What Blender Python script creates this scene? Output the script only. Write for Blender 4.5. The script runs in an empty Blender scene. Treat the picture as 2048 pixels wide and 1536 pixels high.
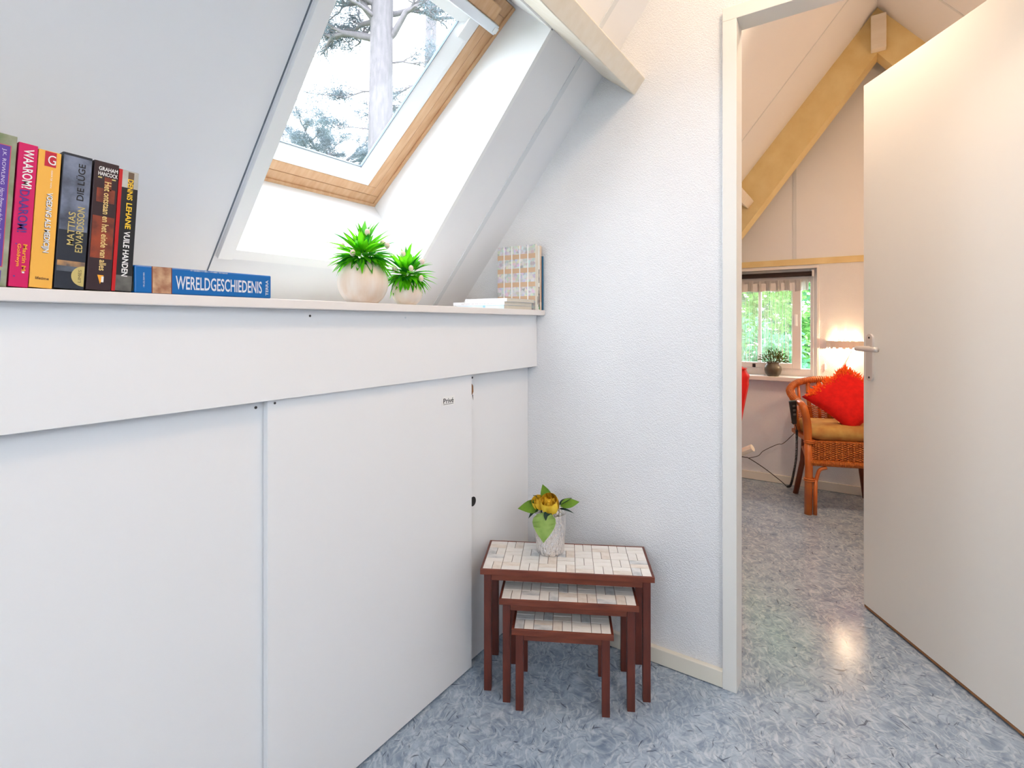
import bpy, bmesh, math, random
from mathutils import Vector, Matrix
R = math.radians
random.seed(7)
SC = bpy.context.scene
COL = SC.collection

# ------------------------------------------------------------------ camera
CAMH = 1.10
FPX = 1036.0
cam_d = bpy.data.cameras.new('camera'); cam = bpy.data.objects.new('camera', cam_d); COL.objects.link(cam)
cam.location = (0, 0, CAMH); cam.rotation_euler = (R(90), 0, R(34.122))
cam_d.sensor_width = 36.0; cam_d.lens = FPX/2048*36.0; cam_d.shift_y = -120/2048; cam_d.clip_start = 0.02
SC.camera = cam
# ------------------------------------------------------------------ view
SC.view_settings.view_transform = 'Standard'; SC.view_settings.look = 'None'
SC.view_settings.gamma = 1.0; SC.view_settings.use_curve_mapping = False
SC.view_settings.exposure = 1.7
# ------------------------------------------------------------------ world: even white overcast sky
w = bpy.data.worlds.new('overcast_sky'); SC.world = w; w.use_nodes = True
wn = w.node_tree.nodes; wl = w.node_tree.links
bg = wn['Background']; bg.inputs['Color'].default_value = (0.87, 0.915, 1.0, 1); bg.inputs['Strength'].default_value = 4.0

def portal(name, loc, rot, sx, sy):
    l = bpy.data.lights.new(name, 'AREA'); l.shape = 'RECTANGLE'; l.size = sx; l.size_y = sy
    l.cycles.is_portal = True
    o = bpy.data.objects.new(name, l); COL.objects.link(o); o.location = loc; o.rotation_euler = rot
    return o

def lamp_light(name, loc, power, color, radius):
    l = bpy.data.lights.new(name, 'POINT'); l.energy = power; l.color = color; l.shadow_soft_size = radius
    o = bpy.data.objects.new(name, l); COL.objects.link(o); o.location = loc
    return o

# ------------------------------------------------------------------ materials
def lin(c):
    def f(v):
        v /= 255.0
        return v/12.92 if v <= 0.04045 else ((v+0.055)/1.055)**2.4
    return (f(c[0]), f(c[1]), f(c[2]), 1)

MATS = {}
def mat(name, rgb, rough=0.5, metal=0.0, var=None, vscale=8.0, bump=0.0, bscale=60.0, bdist=0.002,
        stretch=None, rnd=0.0, coat=0.0, spec=0.5, trans=0.0, detail=4.0):
    """rgb in sRGB 0..255; var = second colour mixed by noise; bump = noise relief"""
    if name in MATS: return MATS[name]
    m = bpy.data.materials.new(name); m.use_nodes = True
    nt = m.node_tree; N = nt.nodes; L = nt.links; b = N['Principled BSDF']
    b.inputs['Base Color'].default_value = lin(rgb)
    b.inputs['Roughness'].default_value = rough; b.inputs['Metallic'].default_value = metal
    b.inputs['Coat Weight'].default_value = coat; b.inputs['Specular IOR Level'].default_value = spec
    if trans: b.inputs['Transmission Weight'].default_value = trans
    tc = N.new('ShaderNodeTexCoord'); src = tc.outputs['Object']
    if stretch:
        mp = N.new('ShaderNodeMapping'); mp.inputs['Scale'].default_value = stretch; L.new(src, mp.inputs[0]); src = mp.outputs[0]
    col = None
    if var:
        n = N.new('ShaderNodeTexNoise'); n.inputs['Scale'].default_value = vscale; n.inputs['Detail'].default_value = detail
        L.new(src, n.inputs['Vector'])
        mx = N.new('ShaderNodeMix'); mx.data_type = 'RGBA'
        rp = N.new('ShaderNodeMapRange'); rp.inputs[1].default_value = 0.3; rp.inputs[2].default_value = 0.7
        L.new(n.outputs['Fac'], rp.inputs[0]); L.new(rp.outputs[0], mx.inputs[0])
        mx.inputs[6].default_value = lin(rgb); mx.inputs[7].default_value = lin(var); col = mx.outputs[2]
        L.new(col, b.inputs['Base Color'])
    if rnd:
        oi = N.new('ShaderNodeObjectInfo'); hs = N.new('ShaderNodeHueSaturation')
        mr = N.new('ShaderNodeMapRange'); mr.inputs[3].default_value = 1-rnd; mr.inputs[4].default_value = 1+rnd*0.3
        L.new(oi.outputs['Random'], mr.inputs[0]); L.new(mr.outputs[0], hs.inputs['Value'])
        if col: L.new(col, hs.inputs['Color'])
        else: hs.inputs['Color'].default_value = lin(rgb)
        L.new(hs.outputs[0], b.inputs['Base Color'])
    if bump:
        n = N.new('ShaderNodeTexNoise'); n.inputs['Scale'].default_value = bscale; n.inputs['Detail'].default_value = 3
        L.new(src, n.inputs['Vector'])
        bp = N.new('ShaderNodeBump'); bp.inputs['Strength'].default_value = bump; bp.inputs['Distance'].default_value = bdist
        L.new(n.outputs['Fac'], bp.inputs['Height']); L.new(bp.outputs[0], b.inputs['Normal'])
    MATS[name] = m
    return m

def glass_mat():
    m = bpy.data.materials.new('window_glass'); m.use_nodes = True
    nt = m.node_tree; N = nt.nodes; L = nt.links
    for n in list(N):
        if n.type != 'OUTPUT_MATERIAL': N.remove(n)
    t = N.new('ShaderNodeBsdfTransparent'); t.inputs[0].default_value = (0.95, 0.97, 0.97, 1)
    g = N.new('ShaderNodeBsdfGlossy'); g.inputs['Roughness'].default_value = 0.02
    lw = N.new('ShaderNodeLayerWeight'); pw = N.new('ShaderNodeMath'); pw.operation = 'POWER'; pw.inputs[1].default_value = 5.0
    fr = N.new('ShaderNodeMath'); fr.operation = 'MULTIPLY_ADD'; fr.inputs[1].default_value = 0.6; fr.inputs[2].default_value = 0.04
    L.new(lw.outputs['Facing'], pw.inputs[0]); L.new(pw.outputs[0], fr.inputs[0])
    mx = N.new('ShaderNodeMixShader')
    L.new(fr.outputs[0], mx.inputs[0]); L.new(t.outputs[0], mx.inputs[1]); L.new(g.outputs[0], mx.inputs[2])
    L.new(mx.outputs[0], N['Material Output'].inputs[0])
    return m
GLASS = glass_mat()

def floor_mat():
    m = bpy.data.materials.new('marbled_linoleum'); m.use_nodes = True
    nt = m.node_tree; N = nt.nodes; L = nt.links; b = N['Principled BSDF']
    tc = N.new('ShaderNodeTexCoord')
    def noise(scale, detail, rot=0, sc=(1, 1, 1), dist=0.0, rough=0.55):
        mp = N.new('ShaderNodeMapping'); mp.inputs['Rotation'].default_value = (0, 0, rot); mp.inputs['Scale'].default_value = sc
        L.new(tc.outputs['Object'], mp.inputs[0])
        n = N.new('ShaderNodeTexNoise'); n.inputs['Scale'].default_value = scale; n.inputs['Detail'].default_value = detail
        n.inputs['Distortion'].default_value = dist; n.inputs['Roughness'].default_value = rough
        L.new(mp.outputs[0], n.inputs[0]); return n.outputs['Fac']
    def ramp(x, a, c):
        r = N.new('ShaderNodeMapRange'); r.inputs[1].default_value = a; r.inputs[2].default_value = c; L.new(x, r.inputs[0]); return r.outputs[0]
    def mix(f, a, c):
        x = N.new('ShaderNodeMix'); x.data_type = 'RGBA'; L.new(f, x.inputs[0])
        if isinstance(a, tuple): x.inputs[6].default_value = a
        else: L.new(a, x.inputs[6])
        if isinstance(c, tuple): x.inputs[7].default_value = c
        else: L.new(c, x.inputs[7])
        return x.outputs[2]
    wn_ = N.new('ShaderNodeTexNoise'); wn_.inputs['Scale'].default_value = 7; wn_.inputs['Detail'].default_value = 2; L.new(tc.outputs['Object'], wn_.inputs['Vector'])
    wv = N.new('ShaderNodeVectorMath'); wv.operation = 'MULTIPLY_ADD'; wv.inputs[1].default_value = (0.10, 0.10, 0); L.new(wn_.outputs['Color'], wv.inputs[0]); L.new(tc.outputs['Object'], wv.inputs[2])
    def fibre(scale, rot, st, lo, hi):
        mp = N.new('ShaderNodeMapping'); mp.vector_type = 'TEXTURE'; mp.inputs['Rotation'].default_value = (0, 0, rot); mp.inputs['Scale'].default_value = (1, st, 1)
        L.new(wv.outputs[0], mp.inputs[0])
        n = N.new('ShaderNodeTexNoise'); n.inputs['Scale'].default_value = scale; n.inputs['Detail'].default_value = 3; n.inputs['Roughness'].default_value = 0.5; n.inputs['Distortion'].default_value = 0.25
        L.new(mp.outputs[0], n.inputs[0]); return ramp(n.outputs['Fac'], lo, hi)
    big = ramp(noise(14, 6, dist=0.5, rough=0.65), 0.32, 0.68)
    c = mix(big, lin((128, 146, 168)), lin((172, 188, 206)))
    def gate(f, k):
        m_ = N.new('ShaderNodeMath'); m_.operation = 'MULTIPLY'; L.new(f, m_.inputs[0]); m_.inputs[1].default_value = k; return m_.outputs[0]
    for rot, col_, k, lo, hi in ((25, (200, 210, 220), 0.75, 0.52, 0.68), (-40, (194, 206, 218), 0.7, 0.53, 0.7), (80, (104, 122, 146), 0.6, 0.54, 0.7), (-15, (108, 124, 148), 0.55, 0.55, 0.7), (55, (186, 200, 214), 0.6, 0.54, 0.7)):
        c = mix(gate(fibre(95+rot*0.1, R(rot), 4.5, lo, hi), k), c, lin(col_))
    for rot in (10, 62, -55):
        c = mix(gate(fibre(115, R(rot), 7, 0.66, 0.71), 0.8), c, lin((72, 82, 100)))
    L.new(c, b.inputs['Base Color'])
    b.inputs['Roughness'].default_value = 0.2; b.inputs['Specular IOR Level'].default_value = 0.6
    bp = N.new('ShaderNodeBump'); bp.inputs['Strength'].default_value = 0.06; bp.inputs['Distance'].default_value = 0.002
    L.new(noise(40, 3), bp.inputs['Height']); L.new(bp.outputs[0], b.inputs['Normal'])
    return m

def translucent(m, w_=0.35):
    nt = m.node_tree; N = nt.nodes; L = nt.links; b = N['Principled BSDF']
    t = N.new('ShaderNodeBsdfTranslucent'); mx = N.new('ShaderNodeMixShader'); mx.inputs[0].default_value = w_
    if b.inputs['Base Color'].is_linked: L.new(b.inputs['Base Color'].links[0].from_socket, t.inputs[0])
    else: t.inputs[0].default_value = b.inputs['Base Color'].default_value
    L.new(b.outputs[0], mx.inputs[1]); L.new(t.outputs[0], mx.inputs[2]); L.new(mx.outputs[0], N['Material Output'].inputs[0])
    return m

M_floor = floor_mat()
M_plaster = mat('sprayed_plaster', (238, 239, 241), 0.85, bump=0.75, bscale=260, bdist=0.004, var=(234, 235, 238), vscale=3)
M_panel = mat('white_melamine_panel', (242, 242, 243), 0.42, bump=0.05, bscale=300, bdist=0.0005)
M_ceil = mat('white_ceiling_board', (241, 242, 244), 0.7, var=(237, 238, 241), vscale=2)
M_batten = mat('pale_grey_joint_strip', (222, 226, 230), 0.6)
M_gap = mat('dark_joint', (112, 120, 130), 0.9)
M_cream = mat('cream_paint', (236, 230, 216), 0.45)
M_frame = mat('off_white_gloss_paint', (234, 232, 227), 0.35)
M_beamw = mat('whitewashed_beam_wood', (238, 230, 216), 0.5, var=(232, 222, 204), vscale=6, stretch=(1, 6, 6))
M_pine = mat('varnished_pine_beam', (236, 216, 160), 0.45, var=(226, 200, 138), vscale=5, stretch=(2, 2, 2))
M_sash = mat('varnished_pine_sash', (222, 180, 138), 0.35, var=(208, 158, 114), vscale=14, stretch=(1, 5, 1))
M_white = mat('white_lacquer', (244, 244, 244), 0.35)
M_reveal = mat('white_reveal_board', (244, 245, 246), 0.5)
M_alu = mat('pale_aluminium', (222, 226, 232), 0.35, metal=0.6)
M_gasket = mat('grey_gasket', (96, 112, 124), 0.6)
M_brownedge = mat('raw_wood_edge', (150, 104, 66), 0.7)
M_black = mat('matt_black_plastic', (18, 17, 17), 0.45)
M_dark = mat('dark_screw_head', (70, 68, 66), 0.5, metal=0.5)

# ------------------------------------------------------------------ mesh helpers
def bx(bm, x0, x1, y0, y1, z0, z1, bev=0.0, mtx=None):
    vs = [bm.verts.new((x, y, z)) for z in (z0, z1) for y in (y0, y1) for x in (x0, x1)]
    fs = [bm.faces.new([vs[i] for i in q]) for q in ((0, 2, 3, 1), (4, 5, 7, 6), (0, 1, 5, 4), (2, 6, 7, 3), (0, 4, 6, 2), (1, 3, 7, 5))]
    if bev:
        es = list({e for f in fs for e in f.edges})
        r = bmesh.ops.bevel(bm, geom=es, offset=bev, segments=2, affect='EDGES', profile=0.5)
        vs = list({v for f in r['faces'] for v in f.verts} | {v for v in vs if v.is_valid})
    if mtx is not None:
        for v in vs: v.co = mtx @ v.co
    return vs

def prism(bm, pts, axis, a, b):
    """polygon pts (2D) extruded along axis ('x','y','z') from a to b"""
    def P(p, t):
        if axis == 'y': return (p[0], t, p[1])
        if axis == 'x': return (t, p[0], p[1])
        return (p[0], p[1], t)
    A = [bm.verts.new(P(p, a)) for p in pts]; B = [bm.verts.new(P(p, b)) for p in pts]
    bm.faces.new(A); bm.faces.new(B[::-1])
    n = len(pts)
    for i in range(n): bm.faces.new((A[i], B[i], B[(i+1) % n], A[(i+1) % n]))
    return A+B

def tube(bm, pts, rad, seg=8, caps=True):
    pts = [Vector(p) for p in pts]; n = len(pts)
    rads = rad if isinstance(rad, (list, tuple)) else [rad]*n
    rings = []
    prev = None
    for i, p in enumerate(pts):
        t = (pts[min(i+1, n-1)]-pts[max(i-1, 0)]).normalized()
        if prev is None:
            ref = Vector((0, 0, 1)) if abs(t.z) < 0.9 else Vector((1, 0, 0))
            u = t.cross(ref).normalized()
        else:
            u = (prev - t*prev.dot(t)).normalized()
        prev = u; v = t.cross(u)
        rings.append([bm.verts.new(p+(u*math.cos(2*math.pi*k/seg)+v*math.sin(2*math.pi*k/seg))*rads[i]) for k in range(seg)])
    for i in range(n-1):
        for k in range(seg):
            bm.faces.new((rings[i][k], rings[i][(k+1) % seg], rings[i+1][(k+1) % seg], rings[i+1][k]))
    if caps:
        bm.faces.new(rings[0][::-1]); bm.faces.new(rings[-1])

def lathe(bm, prof, seg=32, c=(0, 0, 0)):
    rings = []
    for r, z in prof:
        if r < 1e-6: rings.append([bm.verts.new((c[0], c[1], c[2]+z))])
        else: rings.append([bm.verts.new((c[0]+r*math.cos(2*math.pi*k/seg), c[1]+r*math.sin(2*math.pi*k/seg), c[2]+z)) for k in range(seg)])
    for a, b in zip(rings, rings[1:]):
        for k in range(seg):
            q = []
            for v in (a[k % len(a)], a[(k+1) % len(a)], b[(k+1) % len(b)], b[k % len(b)]):
                if v not in q: q.append(v)
            if len(q) > 2: bm.faces.new(q)

def spline(pts, n=8):
    """Catmull-Rom through pts"""
    P = [Vector(p) for p in pts]; P = [P[0]*2-P[1]]+P+[P[-1]*2-P[-2]]
    out = []
    for i in range(1, len(P)-2):
        a, b, c, d = P[i-1:i+3]
        for k in range(n):
            t = k/n
            out.append(0.5*((2*b)+(c-a)*t+(2*a-5*b+4*c-d)*t*t+(3*b-a-3*c+d)*t**3))
    out.append(P[-2]); return out

def obj(name, bm, m, parent=None, smooth=False, kind=None, label=None):
    bmesh.ops.recalc_face_normals(bm, faces=bm.faces)
    me = bpy.data.meshes.new(name); bm.to_mesh(me); bm.free()
    if isinstance(m, (list, tuple)):
        for x in m: me.materials.append(x)
    else: me.materials.append(m)
    if smooth:
        for p in me.polygons: p.use_smooth = True
    o = bpy.data.objects.new(name, me); COL.objects.link(o)
    if parent is not None: o.parent = parent
    if kind: o['kind'] = kind
    if label: o['label'] = label
    return o

def box(name, dims, m, parent=None, bev=0.0, **k):
    bm = bmesh.new(); bx(bm, *dims, bev=bev); return obj(name, bm, m, parent, **k)

def thing(name, label, cat, loc=(0, 0, 0), rot=(0, 0, 0), group=None):
    o = bpy.data.objects.new(name, None); COL.objects.link(o); o.empty_display_size = 0.05
    o.location = loc; o.rotation_euler = rot; o['label'] = label; o['category'] = cat
    if group: o['group'] = group
    return o
def tag(o, label, cat, group=None):
    o['label'] = label; o['category'] = cat
    if group: o['group'] = group
    return o
def struct(o, label=None, cat=None):
    o['kind'] = 'structure'
    if label: o['label'] = label
    if cat: o['category'] = cat
    return o
def sempty(name, label, cat, loc=(0, 0, 0)):
    o = bpy.data.objects.new(name, None); COL.objects.link(o); o.location = loc; return struct(o, label, cat)

def text(parent, s, o, rd, up, length, height, m, bold=0.0, name='lettering', shear=0.0, extr=0.00025, label=None):
    """lettering centred at o (parent space), running along rd with tops towards up, fitted to length x height"""
    cu = bpy.data.curves.new('txt', 'FONT'); cu.body = s; cu.size = 1; cu.resolution_u = 3
    cu.align_x = 'CENTER'; cu.align_y = 'CENTER'; cu.offset = bold; cu.shear = shear; cu.space_line = 0.8
    to = bpy.data.objects.new('txt', cu); COL.objects.link(to)
    dg = bpy.context.evaluated_depsgraph_get(); dg.update()
    me = bpy.data.meshes.new_from_object(to.evaluated_get(dg))
    bpy.data.objects.remove(to); bpy.data.curves.remove(cu)
    xs = [v.co.x for v in me.vertices]; ys = [v.co.y for v in me.vertices]
    cx, cy = (min(xs)+max(xs))/2, (min(ys)+max(ys))/2
    sx, sy = length/(max(xs)-min(xs)), height/(max(ys)-min(ys))
    rd = Vector(rd); up = Vector(up); o = Vector(o); nrm = rd.cross(up)
    for v in me.vertices:
        v.co = o+rd*((v.co.x-cx)*sx)+up*((v.co.y-cy)*sy)+nrm*extr
    me.materials.clear(); me.materials.append(m); me.name = name
    ob = bpy.data.objects.new(name, me); COL.objects.link(ob); ob.parent = parent
    if label: ob['label'] = label
    return ob

# ------------------------------------------------------------------ layout constants (metres)
WY = 1.668            # near face of the partition wall
FY = 4.00             # far gable wall
BY = -1.90            # wall behind the camera
PT = R(50.93); TP = math.tan(PT)
X0, Z0 = -1.029, 1.614
RX = 0.07; RZ = Z0+TP*(RX-X0)      # ridge
def zl(x): return Z0+TP*(x-X0)
def zr(x): return RZ-TP*(x-RX)
XL, XR = -1.44, 1.58
SHELF = 1.151
U = Vector((math.cos(PT), 0, math.sin(PT))); NO = Vector((-math.sin(PT), 0, math.cos(PT)))   # up-slope, outward
def S(s, y, off=0): return Vector((X0, 0, Z0))+U*s+Vector((0, y, 0))+NO*off
MS = Matrix(((U.x, 0, NO.x, X0), (0, 1, 0, 0), (U.z, 0, NO.z, Z0), (0, 0, 0, 1)))     # (s, y, off) -> world
UW = Vector((0.7719, 0, 0.6357)); NW = Vector((-0.6357, 0, 0.7719)); AW = Vector((-1.502, 0, 1.537))
MW = Matrix(((UW.x, 0, NW.x, AW.x), (0, 1, 0, 0), (UW.z, 0, NW.z, AW.z), (0, 0, 0, 1)))   # skylight plane

# ================================================================== SETTING
struct(box('floor', (XL-0.1, XR+0.1, BY-0.1, FY+0.1, -0.08, 0.0), M_floor), 'blue grey marbled linoleum floor running through both rooms')

# left roof slope with the skylight opening
HS0, HS1, HY0, HY1 = -0.425, 0.445, 0.662, 1.318
bm = bmesh.new()
sA, sB = (XL-0.05-X0)/U.x, (RX-X0)/U.x
T = 0.05
bx(bm, sA, sB, BY-0.1, HY0, 0, T, mtx=MS); bx(bm, sA, sB, HY1, FY+0.1, 0, T, mtx=MS)
bx(bm, sA, HS0, HY0, HY1, 0, T, mtx=MS); bx(bm, HS1, sB, HY0, HY1, 0, T, mtx=MS)
ceil_l = struct(obj('ceiling_left', bm, M_ceil), 'white boarded sloping ceiling with the skylight')
for (y0, y1, h, m) in ((1.496, 1.517, 0.003, M_batten), (3.236, 3.248, 0.002, M_batten), (2.35, 2.37, 0.003, M_batten), (-0.24, -0.22, 0.003, M_batten), (0.6345, 0.6375, 0.0012, M_gap)):
    bm = bmesh.new(); bx(bm, sA+0.02, sB, y0, y1, -h, 0.001, mtx=MS); obj('joint_strip', bm, m, ceil_l)
# right roof slope, with an added unseen fill skylight behind the right shoulder
MR = Matrix(((-U.x, 0, -NO.x, RX+(RX-X0)), (0, 1, 0, 0), (U.z, 0, NO.z, Z0), (0, 0, 0, 1)))
RH = (-0.35, 0.45, -0.80, 0.10)
bm = bmesh.new()
bx(bm, sA, sB, BY-0.1, RH[2], 0, T, mtx=MR); bx(bm, sA, sB, RH[3], FY+0.1, 0, T, mtx=MR)
bx(bm, sA, RH[0], RH[2], RH[3], 0, T, mtx=MR); bx(bm, RH[1], sB, RH[2], RH[3], 0, T, mtx=MR)
ceil_r = struct(obj('ceiling_right', bm, M_ceil), 'white boarded ceiling slope rising from the right towards the ridge')
for y0 in (1.496, 3.236, 2.35):
    bm = bmesh.new(); bx(bm, sA+0.02, sB, y0, y0+0.014, -0.003, 0.001, mtx=MR); obj('joint_strip', bm, M_batten, ceil_r)
fill_win3 = sempty('fill_window_3', 'added unseen roof window in the right slope, for fill daylight', 'window')
bm = bmesh.new()
for d in ((RH[0], RH[0]+0.06, RH[2], RH[3]), (RH[1]-0.06, RH[1], RH[2], RH[3]), (RH[0]+0.06, RH[1]-0.06, RH[2], RH[2]+0.06), (RH[0]+0.06, RH[1]-0.06, RH[3]-0.06, RH[3])):
    bx(bm, *d, 0.0, 0.06, mtx=MR)
obj('frame', bm, M_sash, fill_win3)
bm = bmesh.new(); bx(bm, RH[0]+0.06, RH[1]-0.06, RH[2]+0.06, RH[3]-0.06, 0.03, 0.034, mtx=MR); obj('pane', bm, GLASS, fill_win3)

# knee walls, wall behind the camera, far gable
struct(box('wall_left', (XL-0.08, XL, BY, FY, 0, 1.14), M_plaster), 'low outer wall behind the cupboard')
struct(box('wall_right', (XR, XR+0.08, BY, FY, 0, zr(XR)), M_plaster), 'low wall under the right roof slope')
GB = (-0.30, 0.60, 1.00, 1.90)      # unseen window added behind the camera for fill daylight
bm = bmesh.new()
prism(bm, [(XL, 0), (GB[0], 0), (GB[0], zl(GB[0])), (XL, zl(XL))], 'y', BY-0.1, BY)
prism(bm, [(GB[1], 0), (XR, 0), (XR, zr(XR)), (GB[1], zr(GB[1]))], 'y', BY-0.1, BY)
prism(bm, [(GB[0], 0), (GB[1], 0), (GB[1], GB[2]), (GB[0], GB[2])], 'y', BY-0.1, BY)
prism(bm, [(GB[0], GB[3]), (GB[1], GB[3]), (GB[1], zr(GB[1])), (RX, RZ), (GB[0], zl(GB[0]))], 'y', BY-0.1, BY)
struct(obj('wall_back', bm, M_plaster), 'plastered gable wall behind the camera')
fill_win4 = sempty('fill_window_4', 'added unseen white window behind the camera, for fill daylight', 'window')
bm = bmesh.new()
xm = (GB[0]+GB[1])/2
for d in ((GB[0], GB[0]+0.06, GB[2], GB[3]), (GB[1]-0.06, GB[1], GB[2], GB[3]), (GB[0]+.06, GB[1]-.06, GB[2], GB[2]+0.06), (GB[0]+.06, GB[1]-.06, GB[3]-0.06, GB[3]), (xm-0.03, xm+0.03, GB[2]+.06, GB[3]-.06)):
    bx(bm, d[0], d[1], BY-0.08, BY-0.02, d[2], d[3])
obj('frame', bm, M_white, fill_win4)
for a, b in ((GB[0]+.06, xm-.03), (xm+.03, GB[1]-.06)): box('pane', (a, b, BY-0.052, BY-0.048, GB[2]+.06, GB[3]-.06), GLASS, fill_win4)

# partition wall with doorway
DX0, DX1, DZ = -0.311, 0.470, 2.010      # clear opening
bm = bmesh.new(); e = 0.02
prism(bm, [(XL, 0), (DX0-e, 0), (DX0-e, zl(DX0-e)), (XL, zl(XL))], 'y', WY, WY+0.06)
prism(bm, [(DX1+e, 0), (XR, 0), (XR, zr(XR)), (DX1+e, zr(DX1+e))], 'y', WY, WY+0.06)
prism(bm, [(DX0-e, DZ+e), (DX1+e, DZ+e), (DX1+e, zr(DX1+e)), (RX, RZ), (DX0-e, zl(DX0-e))], 'y', WY, WY+0.06)
struct(obj('wall_end', bm, M_plaster), 'white sprayed plaster partition wall with the doorway')
fr = sempty('trim_1', 'off white painted door frame around the doorway', 'door frame')
FA, FB = 1.649, 1.730
cw = 0.040
box('jamb', (DX0-cw, DX0, FA, FB, 0, DZ), M_frame, fr, 0.0015)
box('jamb', (DX1, DX1+cw, FA, FB, 0, DZ), M_frame, fr, 0.0015)
box('head', (DX0-cw, DX1+cw, FA, FB, DZ, DZ+cw), M_frame, fr, 0.0015)

bb = box('baseboard_end', (-1.058, DX0-cw, 1.649, WY, 0.002, 0.051), M_cream, None, 0.002); struct(bb, 'cream baseboard along the partition wall')

# far gable wall with the casement opening
WX0, WX1, WZ0, WZ1 = -1.10, -0.245, 0.742, 1.487
bm = bmesh.new()
prism(bm, [(XL, 0), (WX0, 0), (WX0, 1.51), (XL, 1.14)], 'y', FY, FY+0.12)
prism(bm, [(WX1, 0), (XR, 0), (XR, zr(XR)), (1.3, 1.51), (WX1, 1.51)], 'y', FY, FY+0.12)
prism(bm, [(WX0, 0), (WX1, 0), (WX1, WZ0), (WX0, WZ0)], 'y', FY, FY+0.12)
prism(bm, [(WX0, WZ1), (WX1, WZ1), (WX1, 1.51), (WX0, 1.51)], 'y', FY, FY+0.12)
struct(obj('wall_far', bm, M_plaster), 'plastered far wall of the room beyond the doorway')
bm = bmesh.new()
prism(bm, [(zx, zz) for zx, zz in ((-1.113, 1.51), (1.253, 1.51), (RX, RZ))], 'y', FY+0.004, FY+0.12)
gb = struct(obj('wall_gable', bm, M_ceil), 'pale boarded gable above the beam in the far room')
for x in (-0.395, 0.83):
    box('joint_strip', (x, x+0.02, FY, FY+0.006, 1.535, zl(x) if x < 0 else zr(x+.02)), M_batten, gb)
tb = box('trim_2', (-1.09, 1.2, FY-0.012, FY+0.01, 1.499, 1.540), M_pine, None, 0.002); struct(tb, 'pale wooden beam along the gable above the casement window', 'beam')
bf = box('baseboard_far', (XL, XR, FY-0.012, FY, 0.002, 0.058), M_cream, None, 0.002); struct(bf, 'cream baseboard along the far wall')

# purlin beam on the left slope
def purlin(MX, name, label):
    bm = bmesh.new(); s0, s1 = 0.445, 0.505
    bx(bm, s0, s1, BY, 3.79, -0.1465, 0.0, bev=0.003, mtx=MX)
    return struct(obj(name, bm, M_beamw), label, 'beam')
purlin(MS, 'trim_3', 'whitewashed purlin beam under the sloping ceiling, ending at the partition wall')
purlin(MR, 'trim_4', 'purlin beam under the right ceiling slope')

# rafter pair and king post in the far room
def rafter(MX, name, label):
    bm = bmesh.new(); q_ = [(sA+0.3, -0.24), (sB+0.02, -0.160), (sB+0.02, 0), (sA+0.3, 0)]
    A = [bm.verts.new(MX @ Vector((a_, 3.74, o_))) for a_, o_ in q_]; B = [bm.verts.new(MX @ Vector((a_, 3.87, o_))) for a_, o_ in q_]
    bm.faces.new(A); bm.faces.new(B[::-1])
    for i in range(4): bm.faces.new((A[i], B[i], B[(i+1) % 4], A[(i+1) % 4]))
    bmesh.ops.bisect_plane(bm, geom=bm.verts[:]+bm.edges[:]+bm.faces[:], plane_co=(RX, 0, 0), plane_no=(1 if MX is MS else -1, 0, 0), clear_outer=True)
    bmesh.ops.holes_fill(bm, edges=bm.edges[:])
    return struct(obj(name, bm, M_pine), label, 'rafter')
rafter(MS, 'trim_5', 'yellow varnished rafter on the left of the far room ridge')
rafter(MR, 'trim_6', 'yellow varnished rafter on the right of the far room ridge')
kp = box('trim_7', (0.038, 0.112, 3.685, 3.739, RZ-0.265, RZ-0.065), M_beamw, None, 0.003); struct(kp, 'short pale post covering the joint of the two rafters', 'post')

# ------------------------------------------------------------------ skylight
sk = sempty('window_1', 'pine roof window in the sloping ceiling with deep white reveals', 'skylight')
YR, YL = 1.303, 0.677
PB, PTp = S(HS0+0.005, 0), S(HS1-0.005, 0)
WB, WT = AW, AW+UW*0.815
def quadboard(name, a, b, c, d, thick_dir, t, m, parent):
    bm = bmesh.new(); q = [Vector(v) for v in (a, b, c, d)]; dv = Vector(thick_dir)*t
    A = [bm.verts.new(v) for v in q]; B = [bm.verts.new(v+dv) for v in q]
    bm.faces.new(A); bm.faces.new(B[::-1])
    for i in range(4): bm.faces.new((A[i], B[i], B[(i+1) % 4], A[(i+1) % 4]))
    return obj(name, bm, m, parent)
def at(v, y): return Vector((v.x, y, v.z))
pb2 = PB-NO*0.006; pt2 = PTp-NO*0.006
wb2 = WB+NW*0.07; wt2 = WT+NW*0.07
quadboard('reveal_board', at(pb2, YR), at(pt2, YR), at(wt2, YR), at(wb2, YR), (0, 1, 0), 0.015, M_reveal, sk)
quadboard('reveal_board', at(pb2, YL), at(pt2, YL), at(wt2, YL), at(wb2, YL), (0, -1, 0), 0.015, M_reveal, sk)
nb = Vector((-0.77, 0, -0.64)).normalized()
quadboard('reveal_board', at(pb2, YL), at(pb2, YR), at(wb2, YR), at(wb2, YL), nb, 0.015, M_reveal, sk)
quadboard('reveal_board', at(pt2, YL), at(pt2, YR), at(wt2, YR), at(wt2, YL), -nb, 0.015, M_reveal, sk)
# trim around the opening on the ceiling
bm = bmesh.new(); bx(bm, -0.447, HS1, 0.642, 0.677, -0.013, 0.0, bev=0.001, mtx=MS); obj('trim_board', bm, M_reveal, sk)
bm = bmesh.new(); bx(bm, -0.447, HS0+0.004, 0.677, 1.335, -0.006, 0.0, mtx=MS); obj('trim_board', bm, M_reveal, sk)
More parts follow.
